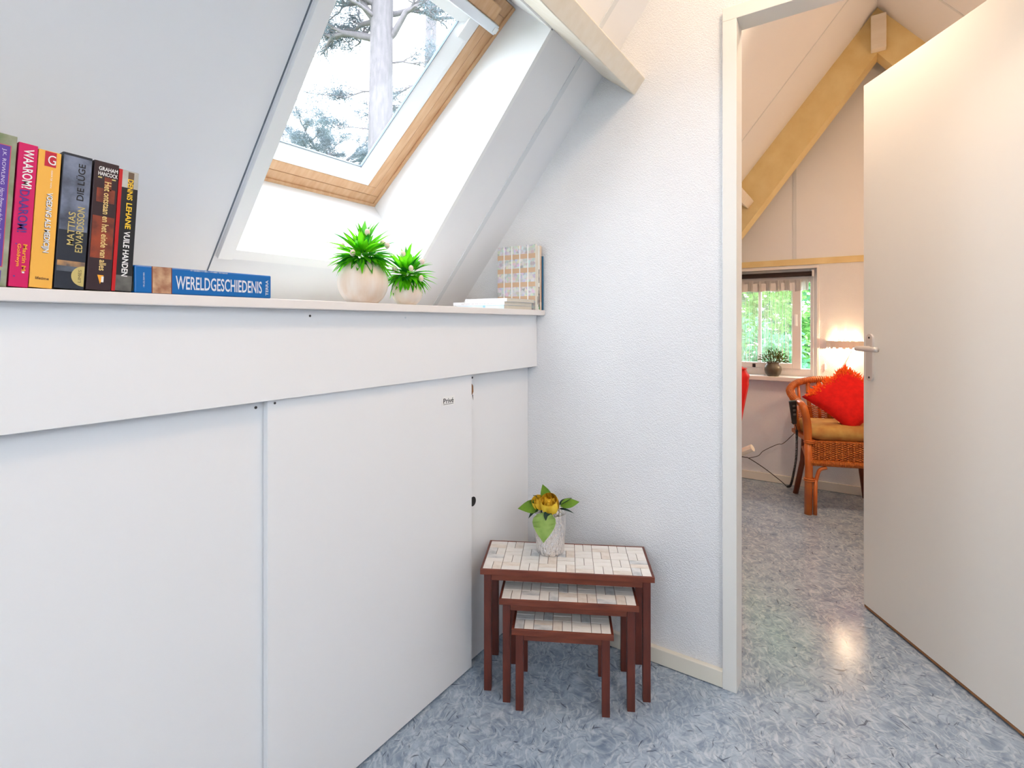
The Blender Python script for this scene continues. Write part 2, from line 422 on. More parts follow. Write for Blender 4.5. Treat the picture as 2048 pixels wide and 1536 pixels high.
# frame (fixed) : four members, in skylight plane coordinates (s, y, off)
def wbar(name, s0, s1, y0, y1, o0, o1, m, par, bev=0.002):
    bm = bmesh.new(); bx(bm, s0, s1, y0, y1, o0, o1, bev=bev, mtx=MW); return obj(name, bm, m, par)
g = 0.043
wbar('frame_bar', 0.0, g, YL, YR, 0.0, 0.06, M_sash, sk); wbar('frame_bar', 0.775, 0.815, YL, YR, 0.0, 0.06, M_sash, sk)
wbar('frame_bar', g, 0.775, YR-g, YR, 0.0, 0.06, M_sash, sk); wbar('frame_bar', g, 0.775, YL, YL+g, 0.0, 0.06, M_sash, sk)
# raised outer lip of the frame
for d in ((0.0, 0.012, YL, YR), (0.012, 0.815, YR-0.012, YR), (0.012, 0.815, YL, YL+0.012)):
    wbar('frame_lip', *d, -0.006, 0.0, M_sash, sk, 0.0015)
# sash
s0, s1, ya, yb = g+0.003, 0.770, YL+g+0.003, YR-g-0.003
q = 0.034
sash = bpy.data.objects.new('sash', None); COL.objects.link(sash); sash.parent = sk
wbar('sash_bar', s0, s0+q, ya, yb, -0.004, 0.055, M_sash, sash); wbar('sash_bar', s1-q, s1, ya, yb, -0.004, 0.055, M_sash, sash)
wbar('sash_bar', s0+q, s1-q, yb-q, yb, -0.004, 0.055, M_sash, sash); wbar('sash_bar', s0+q, s1-q, ya, ya+q, -0.004, 0.055, M_sash, sash)
# white glazing beads, sloping down to the glass
def bead(p0, p1, inw):
    bm = bmesh.new()
    p0 = Vector(p0); p1 = Vector(p1); inw = Vector(inw); along = (p1-p0).normalized()
    prof = [(0, -0.002), (0.012, -0.002), (0.050, 0.022), (0.050, 0.030), (0, 0.030)]
    A = []; B = []
    for a, o in prof:
        A.append(bm.verts.new(MW @ (p0+inw*a+along*a+Vector((0, 0, o))))); B.append(bm.verts.new(MW @ (p1+inw*a-along*a+Vector((0, 0, o)))))
    n = len(prof); bm.faces.new(A); bm.faces.new(B[::-1])
    for i in range(n): bm.faces.new((A[i], B[i], B[(i+1) % n], A[(i+1) % n]))
    obj('glazing_bead', bm, M_white, sash)
i0, i1, j0, j1 = s0+q, s1-q, ya+q, yb-q
bead((i0, j0, 0), (i0, j1, 0), (1, 0, 0)); bead((i1, j0, 0), (i1, j1, 0), (-1, 0, 0))
bead((i0, j1, 0), (i1, j1, 0), (0, -1, 0)); bead((i0, j0, 0), (i1, j0, 0), (0, 1, 0))
for d in ((i0+0.047, i1-0.047, j1-0.0515, j1-0.0495), (i0+0.047, i1-0.047, j0+0.0495, j0+0.0515), (i0+0.049, i0+0.051, j0+.05, j1-.05)):
    wbar('gasket', *d, 0.020, 0.028, M_gasket, sash, 0)
wbar('pane', i0+0.04, i1-0.04, j0+0.04, j1-0.04, 0.026, 0.030, GLASS, sash, 0)
# ventilation bar, its wooden backing and bracket at the top
wbar('ventilation_bar', 0.722, 0.752, 0.72, 1.262, -0.036, -0.012, M_alu, sash, 0.003)
wbar('bar_end_cap', 0.728, 0.745, 1.246, 1.2635, -0.0375, -0.03, M_white, sash, 0.001)
wbar('ventilation_flap', 0.752, 0.795, 0.72, 1.235, -0.030, -0.006, M_sash, sash, 0.003)
wbar('bracket', 0.655, 0.722, 1.175, 1.215, -0.010, -0.002, M_white, sash, 0.003)
for y in (1.15, 1.19, 1.225): wbar('vent_slot', 0.797, 0.803, y-0.03, y-0.005, -0.001, 0.001, M_black, sk, 0)
portal('skylight_portal', MW @ Vector((0.41, 0.99, 0.10)), (0, R(90)+math.atan2(0.7719, -0.6357)*0, 0), 0.75, 0.6)

# ------------------------------------------------------------------ knee wall cupboard under the shelf
FXF = -1.016
tag(box('wall_shelf', (-1.40, -0.981, BY, WY-0.001, SHELF-0.019, SHELF), mat('shelf_paint', (238, 232, 228), 0.45), None, 0.0015), 'long off white shelf board running along the sloping ceiling', 'shelf')
fas = tag(box('fascia_board', (FXF-0.017, FXF, BY, WY-0.001, 0.941, SHELF-0.019), M_panel, None, 0.001), 'wide white fascia board below the shelf', 'board')
def sdoor(y0, y1, xf, label):
    t = thing('sliding_door', label, 'sliding door', (xf, (y0+y1)/2, 0), group='white sliding doors of the low cupboard')
    h = (y1-y0)/2
    box('panel', (-0.017, 0, -h, h, 0.006, 0.985), M_panel, t, 0.001)
    return t, h
d1, h1 = sdoor(-0.75, 0.70, -1.053, 'white sliding panel at far left of the cupboard, under the row of upright books')
d2, h2 = sdoor(0.612, 1.297, -1.034, 'white sliding door in front of its neighbours, bearing the small black lettering')
d3, h3 = sdoor(1.22, WY-0.001, -1.056, 'narrow white sliding panel in the corner behind the nest of tables')
def disc(name, par, c, r, m, t=0.001):
    bm = bmesh.new()
    bmesh.ops.create_cone(bm, cap_ends=True, segments=20, radius1=r, radius2=r, depth=t, matrix=Matrix.Translation(c) @ Matrix.Rotation(R(90), 4, 'Y'))
    return obj(name, bm, m, par)
dc = (1.22+WY-0.001)/2
disc('finger_pull', d3, (0.0003, 1.330-dc, 0.52), 0.0155, M_black)
# chipped edge of the corner panel
bm = bmesh.new(); prism(bm, [(1.322-dc, 0.907), (1.3305-dc, 0.899), (1.3325-dc, 0.879), (1.327-dc, 0.870), (1.322-dc, 0.870)], 'x', 0.0, 0.0008); obj('chipped_edge', bm, M_brownedge, d3, label='brown chipped edge')
bm = bmesh.new(); prism(bm, [(1.3265-dc, 0.869), (1.330-dc, 0.869), (1.3315-dc, 0.852)], 'x', 0.0, 0.0007); obj('crack', bm, M_dark, d3)
disc('screw_hole', d3, (0.0003, 1.327-dc, 0.925), 0.0035, M_black)
disc('screw_hole', d1, (0.0003, 0.597-(-0.75+0.70)/2, 0.925), 0.003, M_dark); disc('screw_hole', d2, (0.0003, 0.628-(0.612+1.297)/2, 0.932), 0.0025, M_dark)
M_ink = mat('black_ink', (22, 22, 24), 0.6)
sg = thing('door_sign', 'small white sticker lettered in black on the sliding door', 'sign', (-1.0339, 1.184, 0.868))
box('sticker', (0, 0.0006, -0.029, 0.029, -0.013, 0.015), mat('white_sticker', (246, 246, 244), 0.3), sg)
text(sg, 'Priv\u00e9', (0.0007, 0.0, 0.002), (0, 1, 0), (0, 0, 1), 0.046, 0.015, M_ink, bold=0.012)
box('underline', (0.0006, 0.0008, -0.023, 0.023, -0.0092, -0.008), M_ink, sg)
for (y, z) in ((0.70, 1.118), (0.99, 1.117), (0.33, 1.112)):
    disc('screw_head', fas, (FXF+0.0004, y, z), 0.0025, M_batten if y > 0.9 else M_dark) if y > 0.6 else None

# ------------------------------------------------------------------ door leaf
F0 = Vector((0.002, 2.429, 0)); DD = Vector((0.349, -0.533, 0)).normalized(); DN = Vector((-DD.y, DD.x, 0))   # DN: away from camera
ang = math.atan2(DD.y, DD.x)
door = struct(box('door_1', (0, 0.79, 0, 0.038, 0.016, 2.024), M_frame, None, 0.001), 'open flush white door with a pale lever handle', 'door')
door.location = F0; door.rotation_euler = (0, 0, ang)
box('bottom_edge', (0.003, 0.79, 0.001, 0.037, 0.007, 0.016), M_brownedge, door, label='raw brown bottom edge')
M_hand = mat('pale_satin_metal', (216, 208, 202), 0.35, metal=0.25)
ha = bpy.data.objects.new('handle', None); COL.objects.link(ha); ha.parent = door
bm = bmesh.new()
pts = [(0.0175*math.cos(a), 0.0175*math.sin(a)) for a in [math.pi*k/10 for k in range(11)]]
prof = [(0.042+p[0], 1.045+p[1]) for p in pts]+[(0.042+p[0]*-1, 0.90-p[1]) for p in pts]
prism(bm, prof, 'y', -0.007, 0.0); obj('backplate', bm, M_hand, ha)
bm = bmesh.new()
tube(bm, spline([(0.042, 0, 1.007), (0.042, -0.04, 1.007), (0.046, -0.054, 1.007), (0.062, -0.058, 1.007), (0.155, -0.055, 1.007)], 6), 0.0095, 12)
obj('lever', bm, M_hand, ha, smooth=True)
for z in (1.048, 0.897):
    bm = bmesh.new(); bmesh.ops.create_cone(bm, cap_ends=True, segments=12, radius1=0.004, radius2=0.004, depth=0.002, matrix=Matrix.Translation((0.042, -0.0075, z)) @ Matrix.Rotation(R(90), 4, 'X')); obj('screw', bm, M_dark, ha)

# ------------------------------------------------------------------ casement window in the far room
w2 = sempty('window_2', 'white casement window in the far wall behind string curtain', 'window')
M_wf = mat('window_frame_paint', (234, 230, 226), 0.4)
def fb(name, x0, x1, z0, z1, y0, y1, par, m=M_wf, bev=0.002): return box(name, (x0, x1, y0, y1, z0, z1), m, par, bev)
fb('casing', WX0, WX1+0.004, WZ1-0.012, WZ1+0.004, FY-0.006, FY+0.11, w2); fb('casing', WX1-0.010, WX1+0.004, WZ0, WZ1-.012, FY-0.006, FY+0.11, w2)
fb('frame_bar', WX1-0.052, WX1-0.010, WZ0, WZ1-0.012, FY+0.05, FY+0.11, w2); fb('frame_bar', WX0, WX1-0.052, WZ0, WZ0+0.05, FY+0.05, FY+0.11, w2)
fb('frame_bar', WX0, WX1-0.052, WZ1-0.10, WZ1-0.012, FY+0.05, FY+0.11, w2)
CX1 = -0.352
fb('sash_bar', CX1-0.052, CX1, WZ0+0.05, WZ1-0.10, FY+0.04, FY+0.09, w2); fb('sash_bar', WX0, CX1-0.052, WZ0+0.05, WZ0+0.085, FY+0.04, FY+0.09, w2)
fb('sash_bar', WX0, CX1-0.052, WZ1-0.155, WZ1-0.10, FY+0.04, FY+0.09, w2)
for x in (-0.61, -0.86): fb('glazing_bar', x-0.009, x+0.009, WZ0+0.085, WZ1-0.155, FY+0.05, FY+0.08, w2)
box('pane', (WX0, CX1-0.052, FY+0.064, FY+0.067, WZ0+0.085, WZ1-0.155), GLASS, w2); box('pane', (CX1, WX1-0.052, FY+0.078, FY+0.081, WZ0+0.05, WZ1-0.10), GLASS, w2)
hd = fb('window_handle', CX1-0.035, CX1-0.02, 1.085, 1.165, FY+0.018, FY+0.04, w2, M_white, 0.003)
fb('catch', -0.655, -0.635, WZ0+0.05, WZ0+0.075, FY+0.03, FY+0.045, w2, M_black, 0.002)
sill = tag(box('window_sill', (WX0-0.03, WX1+0.005, FY-0.075, FY+0.05, 0.712, 0.741), M_wf, None, 0.003), 'off white sill below the far window, carrying the plant pot', 'sill')
rb = thing('roller_blind', 'rolled up dark brown blind at the top of the far window', 'blind', (-0.67, FY+0.02, 1.44))
bm = bmesh.new(); tube(bm, [(-0.42, 0, 0.0), (0.385, 0, 0.0)], 0.0165, 16); obj('roll', bm, mat('dark_brown_blind', (38, 22, 20), 0.8), rb, smooth=True)
box('bracket', (0.386, 0.400, -0.018, 0.02, -0.02, 0.022), M_wf, rb, 0.002)
bm = bmesh.new(); tube(bm, [(0.394, -0.02, 0.0), (0.3935, -0.02, -0.69)], 0.0017, 6); obj('pull_cord', bm, M_white, rb)
# string curtain
M_lace = mat('white_net', (236, 234, 232), 0.9)
sc_ = thing('string_curtain', 'white lace and string curtain hanging before the far window', 'curtain', (-0.67, FY+0.040, 1.40))
bm = bmesh.new(); n = 90
for k in range(n+1):
    x = -0.40+0.765*k/n; y = 0.006*math.sin(k*0.9)+0.003*math.sin(k*2.3)
    for z in (0.005, -0.035, -0.072): bm.verts.new((x, y*(1 if z < 0 else 0.4), z+0.004*math.sin(k*0.45)*(z < -0.05)))
bm.verts.ensure_lookup_table()
for k in range(n):
    for j in range(2): bm.faces.new([bm.verts[i] for i in (k*3+j, k*3+3+j, k*3+4+j, k*3+1+j)])
bmesh.ops.solidify(bm, geom=bm.faces[:], thickness=0.0012)
obj('lace_valance', bm, M_lace, sc_)
bm = bmesh.new()
for k in range(150):
    x = -0.40+0.76*k/150+random.uniform(-.002, .002)
    if x > 0.315: continue
    dx = random.uniform(-.006, .006); zb = random.uniform(-0.64, -0.60)
    tube(bm, [(x, 0.004, -0.07), (x+dx*.4, 0.004+random.uniform(-.003, .003), -0.3), (x+dx, 0.002, zb)], 0.0010, 4, False)
obj('strings', bm, M_lace, sc_, kind='stuff')

# ================================================================== NEST OF TABLES
M_teak = mat('red_brown_teak', (112, 48, 32), 0.4, var=(82, 33, 22), vscale=10, stretch=(6, 6, 1.2), bump=0.06, bscale=80)
M_teak2 = mat('red_brown_teak_long', (132, 64, 40), 0.4, var=(104, 46, 28), vscale=10, stretch=(1.2, 6, 6), bump=0.06, bscale=80)
M_edge = mat('light_teak_edge', (182, 104, 68), 0.5)
M_tile = mat('white_marble_tile', (244, 240, 236), 0.22, var=(234, 228, 222), vscale=30, rnd=0.06, coat=0.2, detail=6)
M_tile2 = mat('grey_veined_marble_tile', (240, 238, 236), 0.22, var=(182, 184, 188), vscale=26, rnd=0.06, coat=0.2, detail=8)
M_tile3 = mat('beige_marble_tile', (240, 232, 224), 0.22, var=(222, 208, 196), vscale=36, rnd=0.06, coat=0.2, detail=8)
M_grout = mat('grey_brown_grout', (120, 104, 92), 0.9)
def table(label, loc, W, D, H, cols, rows, apron):
    t = thing('nesting_table', label, 'side table', (loc[0], loc[1], 0), (0, 0, R(28.2)), 'nest of three tile topped tables')
    lg = 0.022; ix, iy = W/2-0.010, D/2-0.010; ht = 0.0165
    bm = bmesh.new()
    bx(bm, -lg/2, lg/2, -lg/2, lg/2, 0, H-ht, bev=0.0012)
    me = None
    for sx in (-1, 1):
        for sy in (-1, 1):
            if me is None:
                o = obj('leg', bm, M_teak, t); me = o.data
            else:
                o = bpy.data.objects.new('leg', me); COL.objects.link(o); o.parent = t
            o.location = (sx*(ix-lg/2), sy*(iy-lg/2), 0)
    z1 = H-ht; z0 = z1-apron
    box('apron', (-(ix-lg), ix-lg, -iy+0.004, -iy+0.018, z0, z1), M_teak2, t, 0.001)
    box('apron', (-(ix-lg), ix-lg, iy-0.018, iy-0.004, z0, z1), M_teak2, t, 0.001)
    for sx in (-1, 1):
        a, b = sorted((sx*(ix-0.004), sx*(ix-0.018)))
        box('apron', (a, b, -(iy-lg), iy-lg, z0, z1), M_teak, t, 0.001)
    top = box('tabletop', (-W/2+0.004, W/2-0.004, -D/2+0.004, D/2-0.004, H-ht, H-0.0025), M_grout, t)
    b = 0.0065
    box('edge_strip', (-W/2, W/2, -D/2, -D/2+b, H-ht, H), M_teak2, top, 0.001); box('edge_strip', (-W/2, W/2, D/2-b, D/2, H-ht, H), M_teak2, top, 0.001)
    box('edge_strip', (-W/2, -W/2+b, -D/2+b, D/2-b, H-ht, H), M_teak, top, 0.001); box('edge_strip', (W/2-b, W/2, -D/2+b, D/2-b, H-ht, H), M_teak, top, 0.001)
    iw, idp = W-2*b, D-2*b
    cwid, rdep = iw/cols, idp/rows; j = 0.0007
    meshes = {}
    for c in range(cols):
        for r in range(rows):
            x0 = -iw/2+c*cwid; y0 = -idp/2+r*rdep
            vert = (c+r) % 2 == 0
            for k in range(2):
                w_, d_ = (cwid/2, rdep) if vert else (cwid, rdep/2)
                px = x0+w_/2+(k*w_ if vert else 0); py = y0+d_/2+(0 if vert else k*d_)
                mk = random.choices((0, 1, 2), (0.72, 0.14, 0.14))[0]
                key = (vert, mk)
                if key not in meshes:
                    bm = bmesh.new(); bx(bm, -w_/2+j, w_/2-j, -d_/2+j, d_/2-j, -0.003, 0, bev=0.0006)
                    o = obj('tile', bm, (M_tile, M_tile2, M_tile3)[mk], top); meshes[key] = o.data
                else:
                    o = bpy.data.objects.new('tile', meshes[key]); COL.objects.link(o); o.parent = top
                o.location = (px, py, H+random.uniform(-0.0004, 0.0003))
    return t
def back(p, d): return (p[0]-0.4726*d, p[1]+0.8813*d)
table('largest red brown table of the nest, marble tile top carrying the silver vase', back((-0.766, 1.430), 0.010), 0.510, 0.209, 0.369, 9, 4, 0.022)
table('middle table of the nest with tiled top, slid halfway under the largest', back((-0.7415, 1.397), 0.010), 0.398, 0.213, 0.305, 7, 4, 0.022)
table('smallest and lowest tile topped table, at the front of the nest', back((-0.7415, 1.3625), 0.010), 0.285, 0.209, 0.237, 5, 4, 0.022)

# ------------------------------------------------------------------ vase with yellow roses
vz = 0.3695
M_silver = mat('hammered_silver', (238, 236, 236), 0.26, metal=0.9, bump=1.0, bscale=80, bdist=0.012, stretch=(1.6, 1.6, 0.7))
vs = thing('flower_vase', 'hammered silver vase of yellow artificial roses on the tiled table', 'vase', (-0.832, 1.447, vz))
bm = bmesh.new()
lathe(bm, [(0, 0), (0.040, 0), (0.043, 0.002), (0.0445, 0.01), (0.0485, 0.07), (0.052, 0.126), (0.053, 0.128), (0.0515, 0.128), (0.047, 0.07), (0.043, 0.012), (0, 0.012)], 40)
obj('vase_body', bm, M_silver, vs, smooth=True)
M_rose = mat('yellow_petal', (255, 214, 40), 0.6, var=(255, 226, 90), vscale=30)
translucent(M_rose, 0.2)
M_leafG = mat('fabric_leaf_lime', (150, 196, 60), 0.6, var=(112, 156, 52), vscale=25)
M_leafD = mat('fabric_leaf_dark', (42, 74, 62), 0.6, var=(64, 96, 74), vscale=30)
M_leafP = mat('fabric_leaf_pale', (196, 222, 136), 0.6, var=(150, 192, 96), vscale=22)
def petal_mesh(w_, h_, cup):
    bm = bmesh.new(); nu, nv = 6, 5; g = []
    for j in range(nv+1):
        t = j/nv; wd = w_*(0.35+0.9*math.sin(math.pi*min(t*0.62+0.12, 1)))
        row = []
        for i in range(nu+1):
            u = i/nu*2-1; a = u*cup
            row.append(bm.verts.new((wd*math.sin(a)/max(cup, .01)*0.9, wd*(1-math.cos(a))*0.8+h_*0.34*t*t, h_*t)))
        g.append(row)
    for j in range(nv):
        for i in range(nu): bm.faces.new((g[j][i], g[j][i+1], g[j+1][i+1], g[j+1][i]))
    bmesh.ops.solidify(bm, geom=bm.faces[:], thickness=0.0006)
    return bm
def rose(c, R0, tilt, az, n=14):
    bm = petal_mesh(R0*0.62, R0*1.25, 0.95)
    ro = bpy.data.objects.new('rose', None); COL.objects.link(ro); ro.parent = vs; ro.location = c; ro.rotation_euler = (tilt, 0, az)
    first = None
    for k in range(n):
        ring = 0 if k < 3 else (1 if k < 8 else 2)
        rr = (0.34, 0.66, 0.88)[ring]*R0; lean = (-0.05, 0.02, 0.30)[ring]; sc = (1.0, 1.0, 1.0)[ring]
        a = k*2.4+ring
        if first is None:
            o = obj('petal', bm, M_rose, ro, smooth=True); first = o.data
        else:
            o = bpy.data.objects.new('petal', first); COL.objects.link(o); o.parent = ro
        o.matrix_local = Matrix.Rotation(a, 4, 'Z') @ Matrix.Translation((0, -rr, -R0*0.55)) @ Matrix.Rotation(lean, 4, 'X') @ Matrix.Scale(sc, 4)
    bm = bmesh.new(); bmesh.ops.create_uvsphere(bm, u_segments=12, v_segments=8, radius=R0*0.55); obj('rose_heart', bm, M_rose, ro, smooth=True)
rose((0.012, -0.024, 0.160), 0.031, R(34), R(18), 17)
rose((-0.030, -0.020, 0.155), 0.023, R(34), R(-8), 14)
def leaf_mesh(L_, W_, fold=0.25, curl=0.25, n=7):
    bm = bmesh.new(); rows = []
    for j in range(n+1):
        t = j/n; wd = W_*math.sin(math.pi*min(1, t**0.75))*0.5+0.0004
        z = -curl*L_*t*t
        rows.append([bm.verts.new((-wd, L_*t, z+fold*wd)), bm.verts.new((0, L_*t, z)), bm.verts.new((wd, L_*t, z+fold*wd))])
    for j in range(n):
        for i in range(2): bm.faces.new((rows[j][i], rows[j][i+1], rows[j+1][i+1], rows[j+1][i]))
    bmesh.ops.solidify(bm, geom=bm.faces[:], thickness=0.0005)
    return bm
def put_leaf(par, base, az, elev, L_, W_, m, roll=0.0, curl=0.2, name='leaf'):
    o = obj(name, leaf_mesh(L_, W_, 0.3, curl), m, par, smooth=True)
    o.matrix_local = Matrix.Translation(base) @ Matrix.Rotation(az, 4, 'Z') @ Matrix.Rotation(elev, 4, 'X') @ Matrix.Rotation(roll, 4, 'Y')
    return o
VA = R(34.12)     # azimuth facing away from the camera
put_leaf(vs, (-0.012, 0.0, 0.150), VA+R(30), R(68), 0.062, 0.042, M_leafG, curl=0.05)
put_leaf(vs, (-0.022, 0.004, 0.145), VA+R(75), R(45), 0.048, 0.032, M_leafD)
put_leaf(vs, (-0.030, -0.015, 0.140), VA+R(105), R(8), 0.068, 0.044, M_leafG, R(-50), curl=0.3)
put_leaf(vs, (-0.028, -0.018, 0.142), VA+R(115), R(-25), 0.050, 0.022, M_leafD)
put_leaf(vs, (-0.024, -0.010, 0.146), VA+R(85), R(25), 0.050, 0.022, M_leafD)
put_leaf(vs, (0.034, 0.004, 0.150), VA+R(-80), R(15), 0.066, 0.034, M_leafG, R(40))
put_leaf(vs, (0.030, 0.006, 0.152), VA+R(-65), R(30), 0.050, 0.024, M_leafD)
put_leaf(vs, (0.030, 0.000, 0.142), VA+R(-95), R(-4), 0.052, 0.020, M_leafD)
put_leaf(vs, (0.004, -0.040, 0.140), VA+R(172), R(-42), 0.095, 0.072, M_leafP, 0.0, curl=0.12)
put_leaf(vs, (0.012, -0.040, 0.146), VA+R(185), R(-50), 0.040, 0.026, M_leafD)
put_leaf(vs, (-0.010, 0.015, 0.145), VA+R(10), R(50), 0.045, 0.03, M_leafD)
bm = bmesh.new()
for c in ((0.006, -0.024), (-0.024, -0.02), (0.0, 0.0)): tube(bm, [(c[0]*.3, c[1]*.3, 0.014), (c[0], c[1], 0.145)], 0.0025, 6)
obj('stem', bm, M_leafD, vs)

# ================================================================== SHELF : potted grasses
M_wood = mat('turned_pale_wood', (248, 240, 232), 0.5, var=(234, 210, 188), vscale=5, stretch=(6, 6, 1), detail=6)
M_gr1 = mat('bright_green_plastic_leaf', (166, 248, 52), 0.45, var=(110, 230, 36), vscale=20)
M_gr2 = mat('mid_green_plastic_leaf', (74, 196, 62), 0.45, var=(56, 160, 60), vscale=20)
M_gr3 = mat('white_striped_leaf', (150, 222, 96), 0.7, var=(90, 196, 70), vscale=50)
for m_ in (M_gr1, M_gr2, M_gr3): translucent(m_, 0.55)
M_bud = mat('pale_pink_bud', (246, 220, 206), 0.6); M_soil = mat('dark_green_moss', (40, 74, 30), 0.95, var=(60, 104, 40), vscale=60)
def grass_pot(label, loc, Rp, H, n, Lb, seed, buds):
    random.seed(seed)
    t = thing('potted_grass', label, 'potted plant', loc, group='artificial grass plants in wooden pots on the shelf')
    bm = bmesh.new(); prof = []
    for k in range(15):
        a = -1.02+k/14*2.0
        prof.append((Rp*math.cos(a), H/2+Rp*1.0*math.sin(a)))
    z0 = prof[0][1]; prof = [(r, z-z0) for r, z in prof]; top = prof[-1]
    prof = [(0, 0)]+prof+[(top[0]-0.0025, top[1]), (top[0]-0.0025, top[1]-0.02), (0, top[1]-0.02)]
    lathe(bm, prof, 36); obj('wooden_pot', bm, M_wood, t, smooth=True)
    bm = bmesh.new(); lathe(bm, [(0, top[1]+0.006), (top[0]-0.004, top[1]-0.001), (top[0]-0.003, top[1]-0.019), (0, top[1]-0.019)], 20); obj('soil', bm, M_soil, t)
    meshes = {}
    for k in range(n):
        kind = random.choices((0, 1, 2), (0.62, 0.22, 0.16))[0]; vv = random.randrange(3)
        az = k*2.39996; el = R(86)-R(150)*((k+0.5)/n)**0.8+R(random.uniform(-10, 10))
        if (kind, vv) not in meshes:
            o = obj('leaf', leaf_mesh(Lb*(0.85, 1.0, 1.15)[vv], Lb*(0.24, 0.30, 0.22)[vv], 0.35, (0.06, 0.16, 0.26)[vv], 5), (M_gr1, M_gr2, M_gr3)[kind], t, smooth=True); meshes[(kind, vv)] = o.data
        else:
            o = bpy.data.objects.new('leaf', meshes[(kind, vv)]); COL.objects.link(o); o.parent = t
        d = Vector((-math.sin(az)*math.cos(el), math.cos(az)*math.cos(el), math.sin(el)))
        b = Lb*random.uniform(0.15, 0.62)
        base = Vector((0, 0, top[1]+Lb*0.16))+d*b
        if el < R(5): base = Vector((-math.sin(az), math.cos(az), 0))*top[0]*random.uniform(0.55, 0.95)+Vector((0, 0, top[1]+random.uniform(0.004, 0.014)))
        o.matrix_local = Matrix.Translation(base) @ Matrix.Rotation(az+R(random.uniform(-12, 12)), 4, 'Z') @ Matrix.Rotation(el, 4, 'X') @ Matrix.Scale(random.uniform(0.75, 1.08), 4)
    for (az, el, L_) in buds:
        d = Vector((math.cos(az)*math.cos(el), math.sin(az)*math.cos(el), math.sin(el)))*L_
        bm = bmesh.new(); bmesh.ops.create_uvsphere(bm, u_segments=10, v_segments=8, radius=0.0065); bmesh.ops.scale(bm, vec=(1, 1, 1.35), verts=bm.verts)
        o = obj('flower_bud', bm, M_bud, t, smooth=True); o.location = Vector((0, 0, top[1]+0.012))+d*1.05
    return t
CA = R(-56)
grass_pot('larger green grass plant in a round pale wooden pot, left of the smaller one', (-1.045, 0.872, SHELF), 0.062, 0.11, 210, 0.060, 3,
          ((CA-1.2, 0.5, 0.055), (CA+0.5, 0.9, 0.07), (CA+1.3, 0.4, 0.07), (CA-0.2, 0.1, 0.05), (CA+2, .7, .06)))
grass_pot('smaller green grass plant in a round wooden pot, beside the larger one', (-1.020, 1.000, SHELF), 0.041, 0.075, 190, 0.053, 11,
          ((CA+0.9, -0.2, 0.055), (CA+0.9, 0.5, 0.065), (CA-0.1, 1.0, 0.06), (CA-0.6, 0.3, 0.045), (CA+.4, .25, .05)))
random.seed(5)

# ================================================================== BOOKS
M_page = mat('paper_edge', (226, 220, 206), 0.9, var=(206, 198, 182), vscale=120, stretch=(1, 30, 1))
def book(label, yr, w_, h_, depth, cover, lean=3.2, zoff=0.0006, xf=-0.985, pages=M_page):
    """upright book: origin at the bottom right corner of the spine; local y -w..0, z 0..h, x 0..-depth"""
    t = thing('book', label, 'book', (xf, yr, SHELF+zoff), (-R(lean), 0, 0), 'upright books at the left end of the shelf')
    c = 0.0008
    box('pages', (-depth+0.003, -0.002, -w_+c, -c, 0.002, h_-0.002), pages, t)
    bm = bmesh.new()
    bx(bm, -0.0022, 0, -w_, 0, 0, h_, bev=0.0008)
    bx(bm, -depth, -0.0022, -w_, -w_+c, 0, h_); bx(bm, -depth, -0.0022, -c, 0, 0, h_)
    obj('cover', bm, cover, t)
    return t
def patch(par, y0, y1, z0, z1, m, name='printed_patch', x=0.0003):
    return box(name, (0.0, x, y0, y1, z0, z1), m, par)
DN_ = ((0, 0, -1), (0, 1, 0))     # reading downwards
UP_ = ((0, 0, 1), (0, -1, 0))     # reading upwards
HZ_ = ((0, 1, 0), (0, 0, 1))      # reading across
TX = 0.0006
def ink(name, rgb): return mat('ink_'+name, rgb, 0.5)
IW, IY, IB, IP, IG = ink('white', (244, 242, 240)), ink('yellow', (250, 204, 50)), ink('black', (20, 20, 24)), ink('purple', (88, 48, 140)), ink('gold', (206, 186, 116))
IO, IR = ink('orange', (252, 170, 40)), ink('red', (198, 24, 56))

# 1 leftmost, half out of frame
b = book('leftmost book, grey stone patterned spine with a purple title band', 0.2015, 0.024, 0.212, 0.13, mat('stone_print', (176, 172, 156), 0.5, var=(110, 128, 84), vscale=26))
patch(b, -0.0205, -0.0065, 0.028, 0.196, mat('purple_band', (92, 60, 160), 0.45)); patch(b, -0.0215, -0.0055, 0.027, 0.197, mat('crimson_outline', (206, 80, 96), 0.5), x=0.0002)
patch(b, -0.0205, -0.0065, 0.006, 0.022, mat('purple_band', (92, 60, 160), 0.45))
text(b, 'J.K. ROWLING', (TX, -0.0125, 0.166), *DN_, 0.050, 0.0050, ink('lilac', (226, 216, 240)))
text(b, 'Harry Potter en de Steen der Wijzen', (TX, -0.0125, 0.097), *DN_, 0.078, 0.0062, ink('lilac', (226, 216, 240)), shear=0.2)
text(b, 'DE HARMONIE', (TX, -0.0125, 0.041), *DN_, 0.022, 0.0032, ink('lilac', (226, 216, 240)))
# 2 magenta
b = book('magenta book with jagged white and purple title lettering', 0.2240, 0.0205, 0.205, 0.135, mat('magenta_cover', (214, 0, 96), 0.4))
text(b, 'WAAROM?', (TX, -0.0095, 0.169), *DN_, 0.057, 0.0110, IW, bold=0.015, shear=-0.12)
text(b, 'DAAROM!', (TX, -0.0110, 0.108), *DN_, 0.062, 0.0105, IP, bold=0.015, shear=-0.12)
text(b, 'Martin M.', (TX, -0.0063, 0.041), *DN_, 0.040, 0.0046, IO, bold=0.02); text(b, 'Goldwyn', (TX, -0.0130, 0.045), *DN_, 0.032, 0.0050, IO, bold=0.02)
patch(b, -0.0075, -0.005, 0.020, 0.0225, IW, 'ornament'); patch(b, -0.0165, -0.0145, 0.014, 0.016, IP, 'ornament'); patch(b, -0.0165, -0.015, 0.060, 0.0615, IP, 'ornament')
